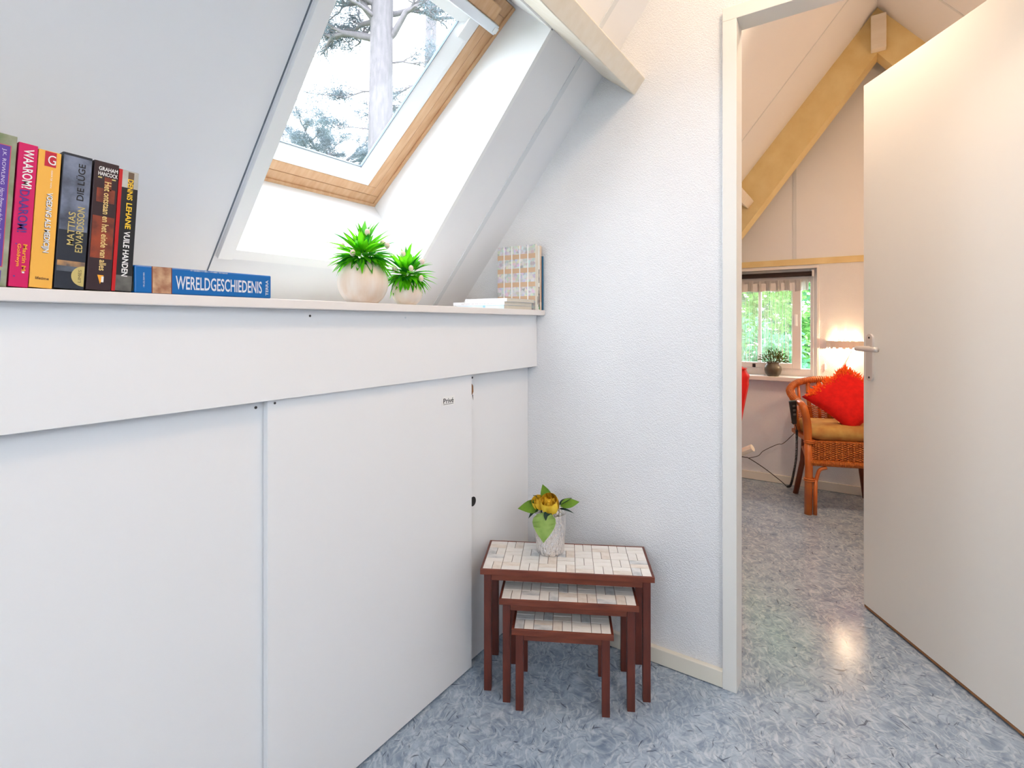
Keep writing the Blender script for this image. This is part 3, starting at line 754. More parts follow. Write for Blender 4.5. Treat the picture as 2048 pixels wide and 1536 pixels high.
# 3 orange yellow
b = book('orange yellow book with a red square at the top of its spine', 0.2505, 0.0255, 0.201, 0.135, mat('mango_cover', (248, 184, 76), 0.4))
patch(b, -0.0185, -0.0055, 0.178, 0.200, IR, 'logo_square')
text(b, 'G', (TX, -0.0105, 0.188), *HZ_, 0.009, 0.014, IW)
text(b, 'GEERTJE VAN', (TX, -0.0100, 0.160), *DN_, 0.026, 0.0024, IW)
text(b, 'VOEDING ALS MEDICIJN', (TX, -0.0110, 0.096), *DN_, 0.088, 0.0085, IW, bold=0.02)
text(b, 'VOEDING ALS MEDICIJN', (TX-0.0002, -0.0116, 0.0953), *DN_, 0.088, 0.0085, ink('grey', (96, 96, 110)), bold=0.02)
text(b, 'lifetime', (TX, -0.0120, 0.014), *HZ_, 0.0150, 0.0040, ink('brown', (96, 60, 30)), bold=0.02)
# 4 dark stormy hardback
b = book('thick dark blue grey book with a stormy sky spine and gold half disc', 0.2880, 0.0355, 0.204, 0.14, mat('storm_cover', (34, 40, 52), 0.4))
storm = mat('storm_sky_print', (22, 27, 40), 0.45, var=(138, 148, 172), vscale=26, detail=6)
patch(b, -0.0345, -0.001, 0.088, 0.200, storm, 'sky_print')
text(b, 'DIE L\u00dcGE', (TX, -0.0135, 0.163), *UP_, 0.056, 0.0105, IB, bold=0.014)
text(b, 'MATTIAS', (TX, -0.0205, 0.0908), *UP_, 0.050, 0.0085, IG, bold=0.008); text(b, 'EDVARDSSON', (TX, -0.0100, 0.0908), *UP_, 0.069, 0.0090, IG, bold=0.008)
patch(b, -0.034, -0.001, 0.034, 0.042, mat('autumn_shore_print', (200, 150, 96), 0.5, var=(70, 74, 84), vscale=60), 'landscape_print')
patch(b, -0.034, -0.001, 0.026, 0.034, mat('grey_water_print', (96, 104, 116), 0.5, var=(50, 56, 66), vscale=40), 'landscape_print')
bm = bmesh.new(); rr = 0.0155
prism(bm, [(-0.001-rr*math.sin(math.pi*k/16), 0.0205+rr*math.cos(math.pi*k/16)) for k in range(17)], 'x', 0.0001, 0.0005); obj('gold_half_disc', bm, IG, b)
text(b, 'LIMES', (TX+0.0001, -0.0065, 0.0205), *UP_, 0.019, 0.0040, ink('taupe', (120, 104, 64)))
# 5 dark brown with red galaxies
b = book('dark brown book with glowing rust red clouds on its spine', 0.3225, 0.0320, 0.202, 0.14, mat('dark_plum_cover', (50, 30, 36), 0.4))
rust = mat('rust_cloud_print', (176, 74, 36), 0.5, var=(70, 30, 30), vscale=34, detail=6)
patch(b, -0.027, -0.0035, 0.138, 0.160, rust, 'cloud_print'); patch(b, -0.030, -0.002, 0.050, 0.116, rust, 'cloud_print'); patch(b, -0.018, -0.0085, 0.158, 0.178, rust, 'cloud_print')
text(b, 'GRAHAM', (TX, -0.0140, 0.1905), *HZ_, 0.0245, 0.0062, IW, bold=0.015); text(b, 'HANCOCK', (TX, -0.0140, 0.1825), *HZ_, 0.0255, 0.0062, IW, bold=0.015)
patch(b, -0.0265, -0.0215, 0.1755, 0.1775, IG, 'ornament'); patch(b, -0.0085, -0.0035, 0.1755, 0.1775, IG, 'ornament')
text(b, 'Het ontstaan en het einde van alles', (TX, -0.0135, 0.101), *DN_, 0.140, 0.0088, ink('cream', (240, 208, 136)), bold=0.012)
bm = bmesh.new(); prism(bm, [(-0.019, 0.024), (-0.011, 0.024), (-0.015, 0.010)], 'x', 0.0001, 0.0005); obj('publisher_mark', bm, IO, b)
patch(b, -0.0138, -0.0108, 0.013, 0.022, IW, 'publisher_mark', x=0.0006)
# 6 black thriller with red edge
b = book('black book with red cover edge, grey top and yellow author name', 0.3500, 0.0265, 0.196, 0.135, [mat('black_cover', (22, 24, 28), 0.4)])
box('red_cover_edge', (-0.134, 0.0004, -0.0272, -0.0225, 0, 0.196), mat('red_cover_board', (196, 16, 24), 0.4), b, label='red cover edge')
fog = mat('fog_print', (160, 158, 150), 0.5, var=(200, 198, 190), vscale=30)
patch(b, -0.0225, -0.0005, 0.168, 0.1955, fog, 'photo_print'); patch(b, -0.0145, -0.0065, 0.166, 0.194, mat('brown_pillar_print', (104, 84, 66), 0.5), 'photo_print', x=0.0004)
patch(b, -0.0225, -0.0005, 0.001, 0.026, mat('grey_ground_print', (116, 114, 108), 0.5, var=(70, 70, 68), vscale=50), 'photo_print')
text(b, 'DENNIS ', (TX, -0.0110, 0.1655), *DN_, 0.034, 0.0078, IY, bold=0.02); text(b, 'LEHANE', (TX, -0.0110, 0.1225), *DN_, 0.042, 0.0078, IY, bold=0.02)
text(b, 'VUILE HANDEN', (TX, -0.0115, 0.061), *DN_, 0.073, 0.0085, IW, bold=0.02)

# lying blue encyclopedia
M_blue = mat('blue_cover', (0, 104, 178), 0.35)
t = thing('book', 'blue hardback lying flat on the shelf beside the upright books', 'book', (-0.985, 0.3545, SHELF+0.0004))
bh, bl = 0.0455, 0.236
bm = bmesh.new(); bx(bm, -0.006, 0, 0, bl, 0, bh, bev=0.0022); bx(bm, -0.17, -0.006, 0, bl, 0, 0.003); bx(bm, -0.17, -0.006, 0, bl, bh-0.003, bh); obj('cover', bm, M_blue, t)
box('pages', (-0.166, -0.006, 0.004, bl-0.004, 0.003, bh-0.003), M_page, t)
patch(t, 0.026, 0.054, 0.0005, bh-0.0005, mat('painting_print', (150, 92, 66), 0.5, var=(214, 176, 140), vscale=60, detail=8), 'picture_print')
patch(t, 0.0245, 0.0555, 0.0003, bh-0.0003, mat('dark_rust_border', (120, 56, 44), 0.5), 'picture_border', x=0.0002)
text(t, 'WERELDGESCHIEDENIS', (TX, 0.1385, 0.0205), *HZ_, 0.155, 0.0235, ink('silver', (226, 230, 238)), bold=0.014)
text(t, 'TERRA', (TX, 0.2265, 0.0205), *UP_, 0.0300, 0.0056, ink('silver', (226, 230, 238)), bold=0.012)
text(t, 'VAN HOE TOT NU', (TX, 0.0130, 0.022), *DN_, 0.024, 0.0024, ink('silver', (226, 230, 238)))
patch(t, 0.085, 0.150, bh-0.0035, bh-0.0012, mat('worn_pale_edge', (196, 200, 206), 0.7, var=(20, 104, 176), vscale=160), 'worn_edge')

# comic albums at the right end
def cover_mat():
    m = bpy.data.materials.new('comic_cover_print'); m.use_nodes = True
    nt = m.node_tree; N = nt.nodes; L = nt.links; b = N['Principled BSDF']; b.inputs['Roughness'].default_value = 0.45
    tc = N.new('ShaderNodeTexCoord'); sp = N.new('ShaderNodeSeparateXYZ'); L.new(tc.outputs['Object'], sp.inputs[0])
    def math_(op, a, c=None):
        n = N.new('ShaderNodeMath'); n.operation = op
        for i, v in enumerate((a, c)):
            if v is None: continue
            if isinstance(v, (int, float)): n.inputs[i].default_value = v
            else: L.new(v, n.inputs[i])
        return n.outputs[0]
    def mix(f, a, c):
        x = N.new('ShaderNodeMix'); x.data_type = 'RGBA'; L.new(f, x.inputs[0])
        for i, v in ((6, a), (7, c)):
            if isinstance(v, tuple): x.inputs[i].default_value = v
            else: L.new(v, x.inputs[i])
        return x.outputs[2]
    px = math_('DIVIDE', sp.outputs[0], 0.0355); pz = math_('DIVIDE', sp.outputs[2], 0.0520)
    fx = math_('FRACT', math_('ADD', px, 10.0)); fz = math_('FRACT', pz)
    vo = N.new('ShaderNodeTexVoronoi'); vo.inputs['Scale'].default_value = 95; L.new(tc.outputs['Object'], vo.inputs['Vector'])
    hs = N.new('ShaderNodeHueSaturation'); hs.inputs['Saturation'].default_value = 0.45; hs.inputs['Value'].default_value = 0.8; L.new(vo.outputs['Color'], hs.inputs['Color'])
    cell = mix(math_('MULTIPLY', vo.outputs['Distance'], 0.5), hs.outputs[0], (0.62, 0.62, 0.60, 1))
    cell = mix(math_('ADD', 0.35, 0), cell, (0.66, 0.66, 0.66, 1))
    shelf = math_('GREATER_THAN', fz, 0.66)
    c = mix(shelf, cell, lin((206, 172, 140)))
    line = math_('LESS_THAN', fx, 0.12)
    c = mix(line, c, lin((244, 244, 242)))
    L.new(c, b.inputs['Base Color'])
    return m
M_comic = cover_mat()
M_spw = mat('cream_spine', (232, 226, 212), 0.5, var=(220, 212, 198), vscale=20)
GR = 'comic albums at the right end of the shelf'
def album(label, y0, y1, h_, depth, spine, front=None, xf=-0.988, deco=()):
    t = thing('comic_album', label, 'comic book', (xf, y0, SHELF+0.0004), group=GR)
    w_ = y1-y0
    box('pages', (-depth+0.002, -0.001, 0.0006, w_-0.0006, 0.002, h_-0.002), M_page, t)
    bm = bmesh.new(); bx(bm, -0.0014, 0, 0, w_, 0, h_, bev=0.0004); bx(bm, -depth, -0.0014, w_-0.0006, w_, 0, h_); obj('spine', bm, spine, t)
    box('front_cover', (-depth, -0.0014, 0.0, 0.0006, 0, h_), front or spine, t)
    for (a, b_, c, d, m) in deco: patch(t, a*w_, b_*w_, c, d, m, 'spine_print', 0.0003)
    return t
dk = mat('dark_spine_figures', (70, 50, 56), 0.5, var=(214, 206, 196), vscale=45, detail=3); gn = mat('green_spine_print', (60, 150, 90), 0.5)
album('upright comic album with rows of small coloured pictures on its cover', 1.611, 1.620, 0.240, 0.170, M_spw, M_comic)
album('thin cream comic album right behind the pictured one', 1.6205, 1.629, 0.236, 0.165, M_spw, None, deco=((0.3, 0.7, 0.02, 0.05, dk),))
album('cream comic album with dark figures down its spine', 1.6295, 1.641, 0.237, 0.170, mat('white_spine', (238, 236, 230), 0.5), None, deco=((0.05, 0.95, 0.012, 0.085, dk), (0.4, 0.95, 0.002, 0.022, gn), (0.25, 0.75, 0.10, 0.15, dk)))
album('comic album with an orange tinted spine second from the wall', 1.6415, 1.654, 0.238, 0.170, mat('apricot_spine', (226, 190, 158), 0.5, var=(236, 224, 206), vscale=30), None, deco=((0.55, 0.75, 0.03, 0.2, mat('rust_line', (170, 96, 60), 0.5)),))
album('teal booklet against the wall, shorter than the comic albums', 1.6545, 1.6625, 0.200, 0.165, mat('teal_cover', (8, 92, 128), 0.45), xf=-0.985)
def flatbook(label, x0, x1, y0, y1, z0, z1, spine, rz=0):
    t = thing('paperback', label, 'book', ((x0+x1)/2, (y0+y1)/2, z0), (0, 0, R(rz)), 'paperbacks lying flat by the comic albums')
    a, b_ = (x1-x0)/2, (y1-y0)/2; h_ = z1-z0
    box('pages', (-a+0.001, a-0.001, -b_+0.001, b_-0.002, 0.0006, h_-0.0006), M_page, t)
    bm = bmesh.new(); bx(bm, -a, a, -b_, -b_+0.001, 0, h_); bx(bm, -a, a, -b_+0.001, b_, 0, 0.0006); bx(bm, -a, a, -b_+0.001, b_, h_-0.0006, h_); obj('cover', bm, spine, t)
    return t, a, b_, h_
wp = mat('white_paperback', (240, 240, 242), 0.5)
t, a, b_, h_ = flatbook('bottom paperback of the flat pile, pale blue and white spine', -1.205, -0.998, 1.425, 1.604, SHELF+0.0003, SHELF+0.0135, mat('pale_blue_paperback', (226, 234, 240), 0.5, var=(196, 222, 236), vscale=12))
box('spine_band', (-a+0.118, -a+0.128, -b_-0.0003, -b_, 0.001, h_-0.001), mat('sky_blue_band', (150, 196, 220), 0.5), t)
t, a, b_, h_ = flatbook('middle paperback of the flat pile, white spine with tiny lettering', -1.220, -0.996, 1.424, 1.602, SHELF+0.0137, SHELF+0.0255, wp)
text(t, 'verhalen uit het bos en andere', (0.0, -b_-0.0001, h_/2), (1, 0, 0), (0, 0, 1), 0.15, 0.004, ink('mauve', (176, 160, 168)))
t, a, b_, h_ = flatbook('top paperback of the flat pile, plain white spine', -1.170, -0.990, 1.430, 1.606, SHELF+0.0257, SHELF+0.0365, wp)
text(t, '4', (-0.08, -b_-0.0001, h_/2), (1, 0, 0), (0, 0, 1), 0.003, 0.004, ink('mauve', (176, 160, 168)))

# ================================================================== FAR ROOM
# plant on the sill
pp = thing('potted_plant', 'bushy green plant in a grey brown pot on the far window sill', 'potted plant', (-0.515, FY-0.025, 0.741))
bm = bmesh.new(); lathe(bm, [(0, 0), (0.033, 0), (0.048, 0.018), (0.055, 0.045), (0.052, 0.066), (0.040, 0.084), (0.039, 0.090), (0.044, 0.097), (0.040, 0.097), (0.034, 0.088), (0, 0.088)], 28)
obj('pot', bm, mat('grey_brown_ceramic', (104, 94, 78), 0.35, var=(80, 76, 62), vscale=20), pp, smooth=True)
bm = bmesh.new()
for k in range(420):
    az = random.uniform(0, 6.283); el = math.asin(random.uniform(-0.15, 1)); rr = random.uniform(0.3, 1)
    d = Vector((math.cos(az)*math.cos(el), math.sin(az)*math.cos(el), math.sin(el)))
    p = Vector((d.x*0.088*rr, d.y*0.055*rr, 0.105+d.z*0.078*rr)); t_ = (d+Vector((random.uniform(-.5, .5), random.uniform(-.5, .5), random.uniform(-.3, .5)))).normalized()
    s_ = t_.cross(Vector((random.random(), random.random(), random.random()))).normalized()*0.0036
    L_ = random.uniform(0.016, 0.03)
    vs_ = [bm.verts.new(p), bm.verts.new(p+t_*L_*0.5+s_), bm.verts.new(p+t_*L_), bm.verts.new(p+t_*L_*0.5-s_)]
    bm.faces.new(vs_)
obj('foliage', bm, mat('olive_green_foliage', (74, 108, 34), 0.6, var=(112, 104, 40), vscale=25), pp, kind='stuff')
bm = bmesh.new()
for k in range(9):
    a = k*0.7; tube(bm, [(0.01*math.cos(a), 0.01*math.sin(a), 0.086), (0.05*math.cos(a), 0.03*math.sin(a), 0.14)], 0.002, 5)
obj('stems', bm, mat('dark_stem', (64, 60, 34), 0.7), pp)

# wall lamp
M_shade = mat('white_lamp_shade', (236, 226, 212), 0.5)
wl_ = thing('wall_lamp', 'small white wall lamp with curved shade, lit, above the wicker chair', 'lamp', (-0.092, FY, 0.96))
bm = bmesh.new(); n = 18; rad = 0.108; dep = 0.085
def arc(k, r): 
    a = math.pi*k/n; return (-r*math.cos(a), -dep*(r/rad)*math.sin(a))
for k in range(n):
    (xa, ya_), (xb, yb_) = arc(k, rad), arc(k+1, rad); (xc, yc), (xd, yd) = arc(k+1, rad-0.003), arc(k, rad-0.003)
    prism(bm, [(xa, ya_), (xb, yb_), (xc, yc), (xd, yd)], 'z', -0.012, 0.030)
    if k % 2 == 0: prism(bm, [(xa, ya_), (xb, yb_), (xc, yc), (xd, yd)], 'z', -0.020, -0.012)
obj('shade', bm, M_shade, wl_)
for a in (25, 52, 76, 104, 128, 155):
    bm = bmesh.new(); hw = 10
    def rp_(an, r_): return (r_*math.cos(R(an)), -0.045+r_*math.sin(R(an)))
    r1 = min(0.043/math.sin(R(a)), 0.095)
    prism(bm, [rp_(a-hw, 0.004), rp_(a-hw, r1*0.97), rp_(a+hw, r1*0.97), rp_(a+hw, 0.004)], 'z', 0.022, 0.025); obj('shade_rib', bm, M_shade, wl_)
box('back_plate', (-0.03, 0.03, -0.008, -0.001, -0.03, 0.0), M_shade, wl_, 0.002)
bm = bmesh.new(); tube(bm, [(0, -0.008, 0), (0, -0.028, 0)], 0.012, 10); obj('lamp_holder', bm, M_shade, wl_)
bm = bmesh.new(); tube(bm, spline([(0.03, -0.004, -0.03), (-0.01, -0.004, -0.12), (-0.06, -0.004, -0.21), (-0.08, -0.004, -0.30), (-0.07, -0.006, -0.60)], 6), 0.0018, 6); obj('cord', bm, mat('grey_cord', (150, 140, 126), 0.6), wl_)
l = lamp_light('wall_lamp_bulb', (-0.092, FY-0.045, 0.962), 1.5, (1.0, 0.74, 0.46), 0.005)
sw = tag(box('light_switch', (-0.212, -0.205, FY-0.006, FY, 0.795, 0.84), M_white, None, 0.001), 'slim white cord switch on the wall under the wall lamp', 'switch')

# wicker armchair
M_cane = mat('honey_cane', (206, 112, 40), 0.38, var=(184, 88, 30), vscale=14, coat=0.2)
M_wick = mat('woven_wicker', (204, 118, 44), 0.5, var=(168, 84, 30), vscale=60, rnd=0.1)
ch = thing('wicker_armchair', 'honey brown cane and wicker armchair by the far wall', 'armchair', (-0.112, 3.717, 0), (0, 0, R(20)))
def part_tube(name, pts, r, m=M_cane, seg=10, par=ch):
    bm = bmesh.new(); tube(bm, pts, r, seg); return obj(name, bm, m, par, smooth=True)
for sx in (-1, 1):
    fl = part_tube('leg', [(sx*0.235, -0.205, 0), (sx*0.230, -0.20, 0.28), (sx*0.235, -0.20, 0.43)], 0.021)
    part_tube('leg_stay', [(sx*0.200, -0.208, 0), (sx*0.197, -0.205, 0.20)], 0.011, par=fl)
    for z in (0.195, 0.205, 0.415, 0.425): part_tube('binding', [(sx*0.235+0.027*math.cos(a)-sx*.008, -0.20+0.025*math.sin(a), z) for a in [k*0.5236 for k in range(13)]], 0.0045, seg=6, par=fl)
    part_tube('corner_brace', spline([(sx*0.195, -0.205, 0.19), (sx*0.185, -0.205, 0.235), (sx*0.172, -0.205, 0.262), (sx*0.14, -0.205, 0.275)], 5), 0.010)
    part_tube('leg', [(sx*0.20, 0.185, 0), (sx*0.165, 0.16, 0.22), (sx*0.155, 0.15, 0.43)], 0.016, mat('dark_cane', (112, 50, 22), 0.45))
    # arm: sweeps from the front leg up and back into the top rim
    part_tube('arm_post', spline([(sx*0.235, -0.20, 0.42), (sx*0.243, -0.215, 0.52), (sx*0.262, -0.235, 0.60), (sx*0.27, -0.22, 0.632), (sx*0.272, -0.17, 0.640)], 6), [0.022]*8+[0.021]*8+[0.019]*9)
rim = spline([(-0.272, -0.17, 0.640), (-0.275, -0.05, 0.655), (-0.262, 0.07, 0.685), (-0.20, 0.165, 0.718), (-0.10, 0.205, 0.738), (0, 0.215, 0.742), (0.10, 0.205, 0.738), (0.20, 0.165, 0.718), (0.262, 0.07, 0.685), (0.275, -0.05, 0.655), (0.272, -0.17, 0.640)], 8)
rm = part_tube('top_rim', rim, 0.019, M_wick)
bm = bmesh.new()
for k in range(2, len(rim)-2):
    tdir = (rim[k+1]-rim[k-1]).normalized(); u = tdir.cross(Vector((0, 0, 1))).normalized(); v = tdir.cross(u)
    ring = [rim[k]+(u*math.cos(a)+v*math.sin(a))*0.0195 for a in [i*0.5236 for i in range(13)]]
    tube(bm, ring, 0.0032, 4, False)
obj('rim_wrapping', bm, M_wick, rm)
for k, idx in enumerate(range(10, len(rim)-8, 5)):
    p = rim[idx]; part_tube('back_spindle', [(p.x*0.86, p.y*0.86, 0.44), (p.x*0.96, p.y*0.96, 0.60), p], 0.009 if k % 2 else 0.013, M_wick if k % 2 == 0 else M_cane)
bm = bmesh.new()
for z in [0.45+0.012*i for i in range(11)]:
    tube(bm, [Vector((p.x*0.9, p.y*0.9, z+0.004*math.sin(i*2.1))) for i, p in enumerate(rim[12:-12])], 0.0045, 4, False)
obj('back_weave', bm, M_wick, ch, kind='stuff')
box('seat_board', (-0.225, 0.225, -0.195, 0.18, 0.40, 0.425), M_wick, ch, 0.004)
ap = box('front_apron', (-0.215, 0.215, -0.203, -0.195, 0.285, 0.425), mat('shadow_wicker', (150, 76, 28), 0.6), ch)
bm = bmesh.new()
for i in range(15):
    x = -0.21+0.03*i; tube(bm, [(x, -0.205, 0.30), (x, -0.205, 0.425)], 0.0045, 6)
obj('weave_stakes', bm, M_wick, ap)
bm = bmesh.new()
for j in range(17):
    z = 0.322+0.0062*j
    tube(bm, [(-0.215+0.0075*i, -0.2065+0.0035*(1 if (i//2+j) % 2 else -1), z) for i in range(58)], 0.0029, 4, False)
obj('weave_strands', bm, M_wick, ap, kind='stuff')
rr_ = part_tube('apron_rail', [(-0.225, -0.205, 0.300), (0.225, -0.205, 0.300)], 0.017, M_wick)
bm = bmesh.new()
for i in range(62):
    x = -0.22+0.0072*i; tube(bm, [(x, -0.205+0.0175*math.cos(a), 0.300+0.0175*math.sin(a)) for a in [q_*0.785 for q_ in range(9)]], 0.0028, 4, False)
obj('rail_wrapping', bm, M_wick, rr_)
for sx in (-1, 1): part_tube('side_rail', [(sx*0.23, -0.2, 0.300), (sx*0.16, 0.155, 0.31)], 0.014, M_wick)
part_tube('side_rail', [(-0.16, 0.155, 0.31), (0.16, 0.155, 0.31)], 0.012, M_wick)

def pillow_mesh(w_, d_, h_, n=18, pw=2.6, seed=1, rough=0.0):
    rnd = random.Random(seed); bm = bmesh.new(); g = {}
    for sgn in (1, -1):
        for i in range(n+1):
            for j in range(n+1):
                u, v = i/n*2-1, j/n*2-1
                edge = (1-abs(u)**pw)*(1-abs(v)**pw)
                if sgn < 0 and (i in (0, n) or j in (0, n)): g[(sgn, i, j)] = g[(1, i, j)]; continue
                z = sgn*h_/2*max(edge, 0)**0.5
                pin = 1-0.07*(1-abs(u))*abs(v)**3-0.0
                pin2 = 1-0.07*(1-abs(v))*abs(u)**3
                g[(sgn, i, j)] = bm.verts.new((u*w_/2*pin2+rnd.uniform(-rough, rough), v*d_/2*pin+rnd.uniform(-rough, rough), z+rnd.uniform(-rough, rough)))
    for sgn in (1, -1):
        for i in range(n):
            for j in range(n): 
                f = [g[(sgn, i, j)], g[(sgn, i+1, j)], g[(sgn, i+1, j+1)], g[(sgn, i, j+1)]]
                bm.faces.new(f if sgn > 0 else f[::-1])
    return bm
M_cush = mat('mustard_floral_fabric', (196, 160, 88), 0.85, var=(168, 118, 62), vscale=16, bump=0.2, bscale=200)
sc2 = thing('seat_cushion', 'mustard patterned seat cushion on the wicker armchair', 'cushion', (-0.118, 3.700, 0.463), (0, 0, R(20)))
obj('cushion_body', pillow_mesh(0.44, 0.39, 0.085, pw=8), M_cush, sc2, smooth=True)
M_red = mat('red_fleece', (236, 20, 12), 0.9, var=(214, 10, 8), vscale=40, bump=0.4, bscale=220)
M_orf = mat('orange_fringe', (250, 120, 26), 0.9, var=(240, 70, 20), vscale=30)
rp = thing('throw_pillow', 'bright red pillow with orange fringe standing on the wicker armchair', 'pillow', (-0.075, 3.700, 0.652), (R(66), 0, R(14)))
pbm = pillow_mesh(0.285, 0.285, 0.13, pw=3.0, rough=0.0012)
bmesh.ops.transform(pbm, matrix=Matrix.Diagonal((1.22, 1, 1, 1)) @ Matrix.Rotation(R(45), 4, 'Z'), verts=pbm.verts)
pm = obj('pillow_body', pbm, M_red, rp, smooth=True)
bm = bmesh.new(); rnd = random.Random(4)
for k in range(420):
    s_ = rnd.random(); side = rnd.randrange(2)
    a = Vector((0.235, 0, 0)) if side else Vector((-0.235, 0, 0)); b_ = Vector((0, 0.195, 0)); p = a.lerp(b_, s_)*rnd.uniform(0.66, 1.0)
    zz = 0.07*math.sqrt(max(0.0, 1-(abs(p.x)/1.22+abs(p.y))/0.205))
    p.z = zz*0.95
    d = (Vector((p.x*0.7, p.y+0.06, 0)).normalized()*0.7+Vector((rnd.uniform(-.5, .5), rnd.uniform(-.5, .5), rnd.uniform(.0, .6)))).normalized()
    sd = d.cross(Vector((0, 0, 1))).normalized()*0.006; L_ = rnd.uniform(0.015, 0.035)
    bm.faces.new([bm.verts.new(p-sd), bm.verts.new(p+sd), bm.verts.new(p+d*L_)])
obj('fringe', bm, M_orf, rp, kind='stuff')

# hand control hanging on the chair arm, with its coiled cable
hc = thing('hand_control', 'black corded hand control hanging on the wicker chair arm', 'remote control', (-0.338, 3.44, 0.592))
bm = bmesh.new(); bx(bm, -0.020, 0.020, -0.011, 0.011, -0.080, 0.060, bev=0.006)
for v in bm.verts:
    k = (v.co.z+0.08)/0.14; v.co.x *= 0.62+0.42*k; v.co.y *= 0.7+0.3*k
o = obj('control_body', bm, M_black, hc); o.rotation_euler = (R(4), R(-6), R(30))
for z in (0.03, 0.005, -0.02): 
    k = box('button', (-0.008, 0.008, -0.0135, -0.010, z-0.006, z+0.006), mat('grey_button', (88, 86, 84), 0.5), o, 0.002)
path = spline([(0.010, 0, -0.08), (0.014, 0.02, -0.11), (0.012, 0.06, -0.165), (-0.005, 0.20, -0.32), (-0.035, 0.34, -0.47), (-0.06, 0.44, -0.562), (-0.082, 0.47, -0.583)], 10)
bm = bmesh.new(); tube(bm, path[:14], 0.0025, 6); cp = []
seg = path[12:]
for i in range(len(seg)-1):
    for k in range(8):
        p = seg[i].lerp(seg[i+1], k/8); a = (i*8+k)*1.05; tdir = (seg[i+1]-seg[i]).normalized(); u = tdir.cross(Vector((0, 1, 0))).normalized(); v = tdir.cross(u)
        cp.append(p+(u*math.cos(a)+v*math.sin(a))*0.0055)
tube(bm, cp, 0.0024, 5); obj('coiled_cable', bm, M_black, hc)
M_cab = mat('brown_black_cable', (48, 36, 30), 0.5)
part_tube('cable', spline([(-0.082, 0.47, -0.585), (-0.13, 0.50, -0.555), (-0.24, 0.53, -0.49), (-0.332, 0.53, -0.44), (-0.36, 0.53, -0.437), (-0.50, 0.53, -0.43)], 8), 0.0028, M_cab, 6, hc)
part_tube('cable', spline([(-0.332, 0.53, -0.44), (-0.27, 0.53, -0.415), (-0.235, 0.53, -0.375), (-0.15, 0.53, -0.32), (-0.11, 0.53, -0.305), (-0.03, 0.52, -0.21), (0.02, 0.50, -0.15)], 8), 0.0022, M_cab, 6, hc)

# red recliner, mostly hidden behind the door frame
rc = thing('red_recliner', 'red upholstered recliner edge, mostly hidden behind the door frame', 'armchair', (-0.865, 3.20, 0))
M_rd = mat('red_upholstery', (226, 14, 10), 0.6)
def rprism(name, pts, axis, a_, b_, bev, m):
    bm = bmesh.new(); prism(bm, pts, axis, a_, b_); bmesh.ops.recalc_face_normals(bm, faces=bm.faces); bmesh.ops.bevel(bm, geom=bm.edges[:], offset=bev, segments=3, affect='EDGES'); return obj(name, bm, m, rc, smooth=True)
half = [(0.245, 0.40), (0.262, 0.53), (0.285, 0.66), (0.305, 0.76), (0.300, 0.82), (0.275, 0.85), (0.20, 0.87)]
rprism('backrest', half+[(-x, z) for x, z in half[::-1]], 'y', 0.05, 0.19, 0.025, M_rd)
rprism('seat', [(-0.46, 0.27), (0.06, 0.27), (0.06, 0.42), (-0.46, 0.44)], 'x', -0.23, 0.23, 0.03, M_rd)
for sx in (-1, 1): rprism('armrest', [(-0.38, 0.54), (-0.38, 0.59), (0.06, 0.60), (0.06, 0.55)], 'x', sx*0.25-0.022, sx*0.25+0.022, 0.012, M_beamw)
for sx in (-1, 1): rprism('arm_support', [(-0.34, 0.0), (-0.29, 0.0), (-0.25, 0.54), (-0.30, 0.54)], 'x', sx*0.25-0.018, sx*0.25+0.018, 0.008, M_beamw)
bm = bmesh.new(); tube(bm, [(0.20, 0.12, 0.30), (0.33, 0.10, 0.375)], 0.022, 10); obj('release_lever', bm, M_beamw, rc)
box('base', (-0.22, 0.22, -0.30, 0.10, 0.0, 0.27), M_dark, rc, 0.01)

# assumed ceiling lamps (outside the frame), added to brighten both rooms
def assumed_lamp(label, loc, power, col, rad=0.06):
    t = thing('assumed_lamp', label, 'lamp', loc)
    bm = bmesh.new(); lathe(bm, [(0, 0.10), (0.03, 0.10), (0.035, 0.06), (0.075, 0.0), (0.078, 0.0), (0.04, 0.064), (0.033, 0.104), (0, 0.104)], 24); obj('shade', bm, M_white, t, smooth=True)
    bm = bmesh.new(); tube(bm, [(0, 0, 0.10), (0, 0, 0.30)], 0.006, 8); obj('stem', bm, M_white, t)
    lamp_light('assumed_lamp_bulb', (loc[0], loc[1], loc[2]-rad-0.01), power, col, rad)
assumed_lamp('assumed unseen pendant lamp under the near ridge, adding warm light', (0.16, 0.95, 2.62), 6.5, (1.0, 0.74, 0.52), 0.14)
assumed_lamp('assumed unseen pendant lamp under the far ridge, adding warm fill', (0.75, 3.05, 1.95), 7.0, (1.0, 0.62, 0.36), 0.10)
t = thing('assumed_spot', 'assumed unseen spotlight just beyond the doorway, adding warm light on the door', 'lamp', (-0.08, 2.15, 2.62))  # assumed spot, out of view, added to warm the open door
bm = bmesh.new(); lathe(bm, [(0, 0.10), (0.035, 0.10), (0.042, 0.0), (0.039, 0.0), (0.033, 0.096), (0, 0.096)], 20); obj('shade', bm, M_white, t, smooth=True)
bm = bmesh.new(); tube(bm, [(0, 0, 0.10), (0, 0, 0.16)], 0.008, 8); obj('stem', bm, M_white, t)
l = bpy.data.lights.new('assumed_spot_bulb', 'SPOT'); l.energy = 16; l.color = (1.0, 0.76, 0.56); l.spot_size = R(125); l.spot_blend = 0.7; l.shadow_soft_size = 0.05
o = bpy.data.objects.new('assumed_spot_bulb', l); COL.objects.link(o); o.location = (-0.08, 2.15, 2.60); o.rotation_euler = (0, R(12), 0)

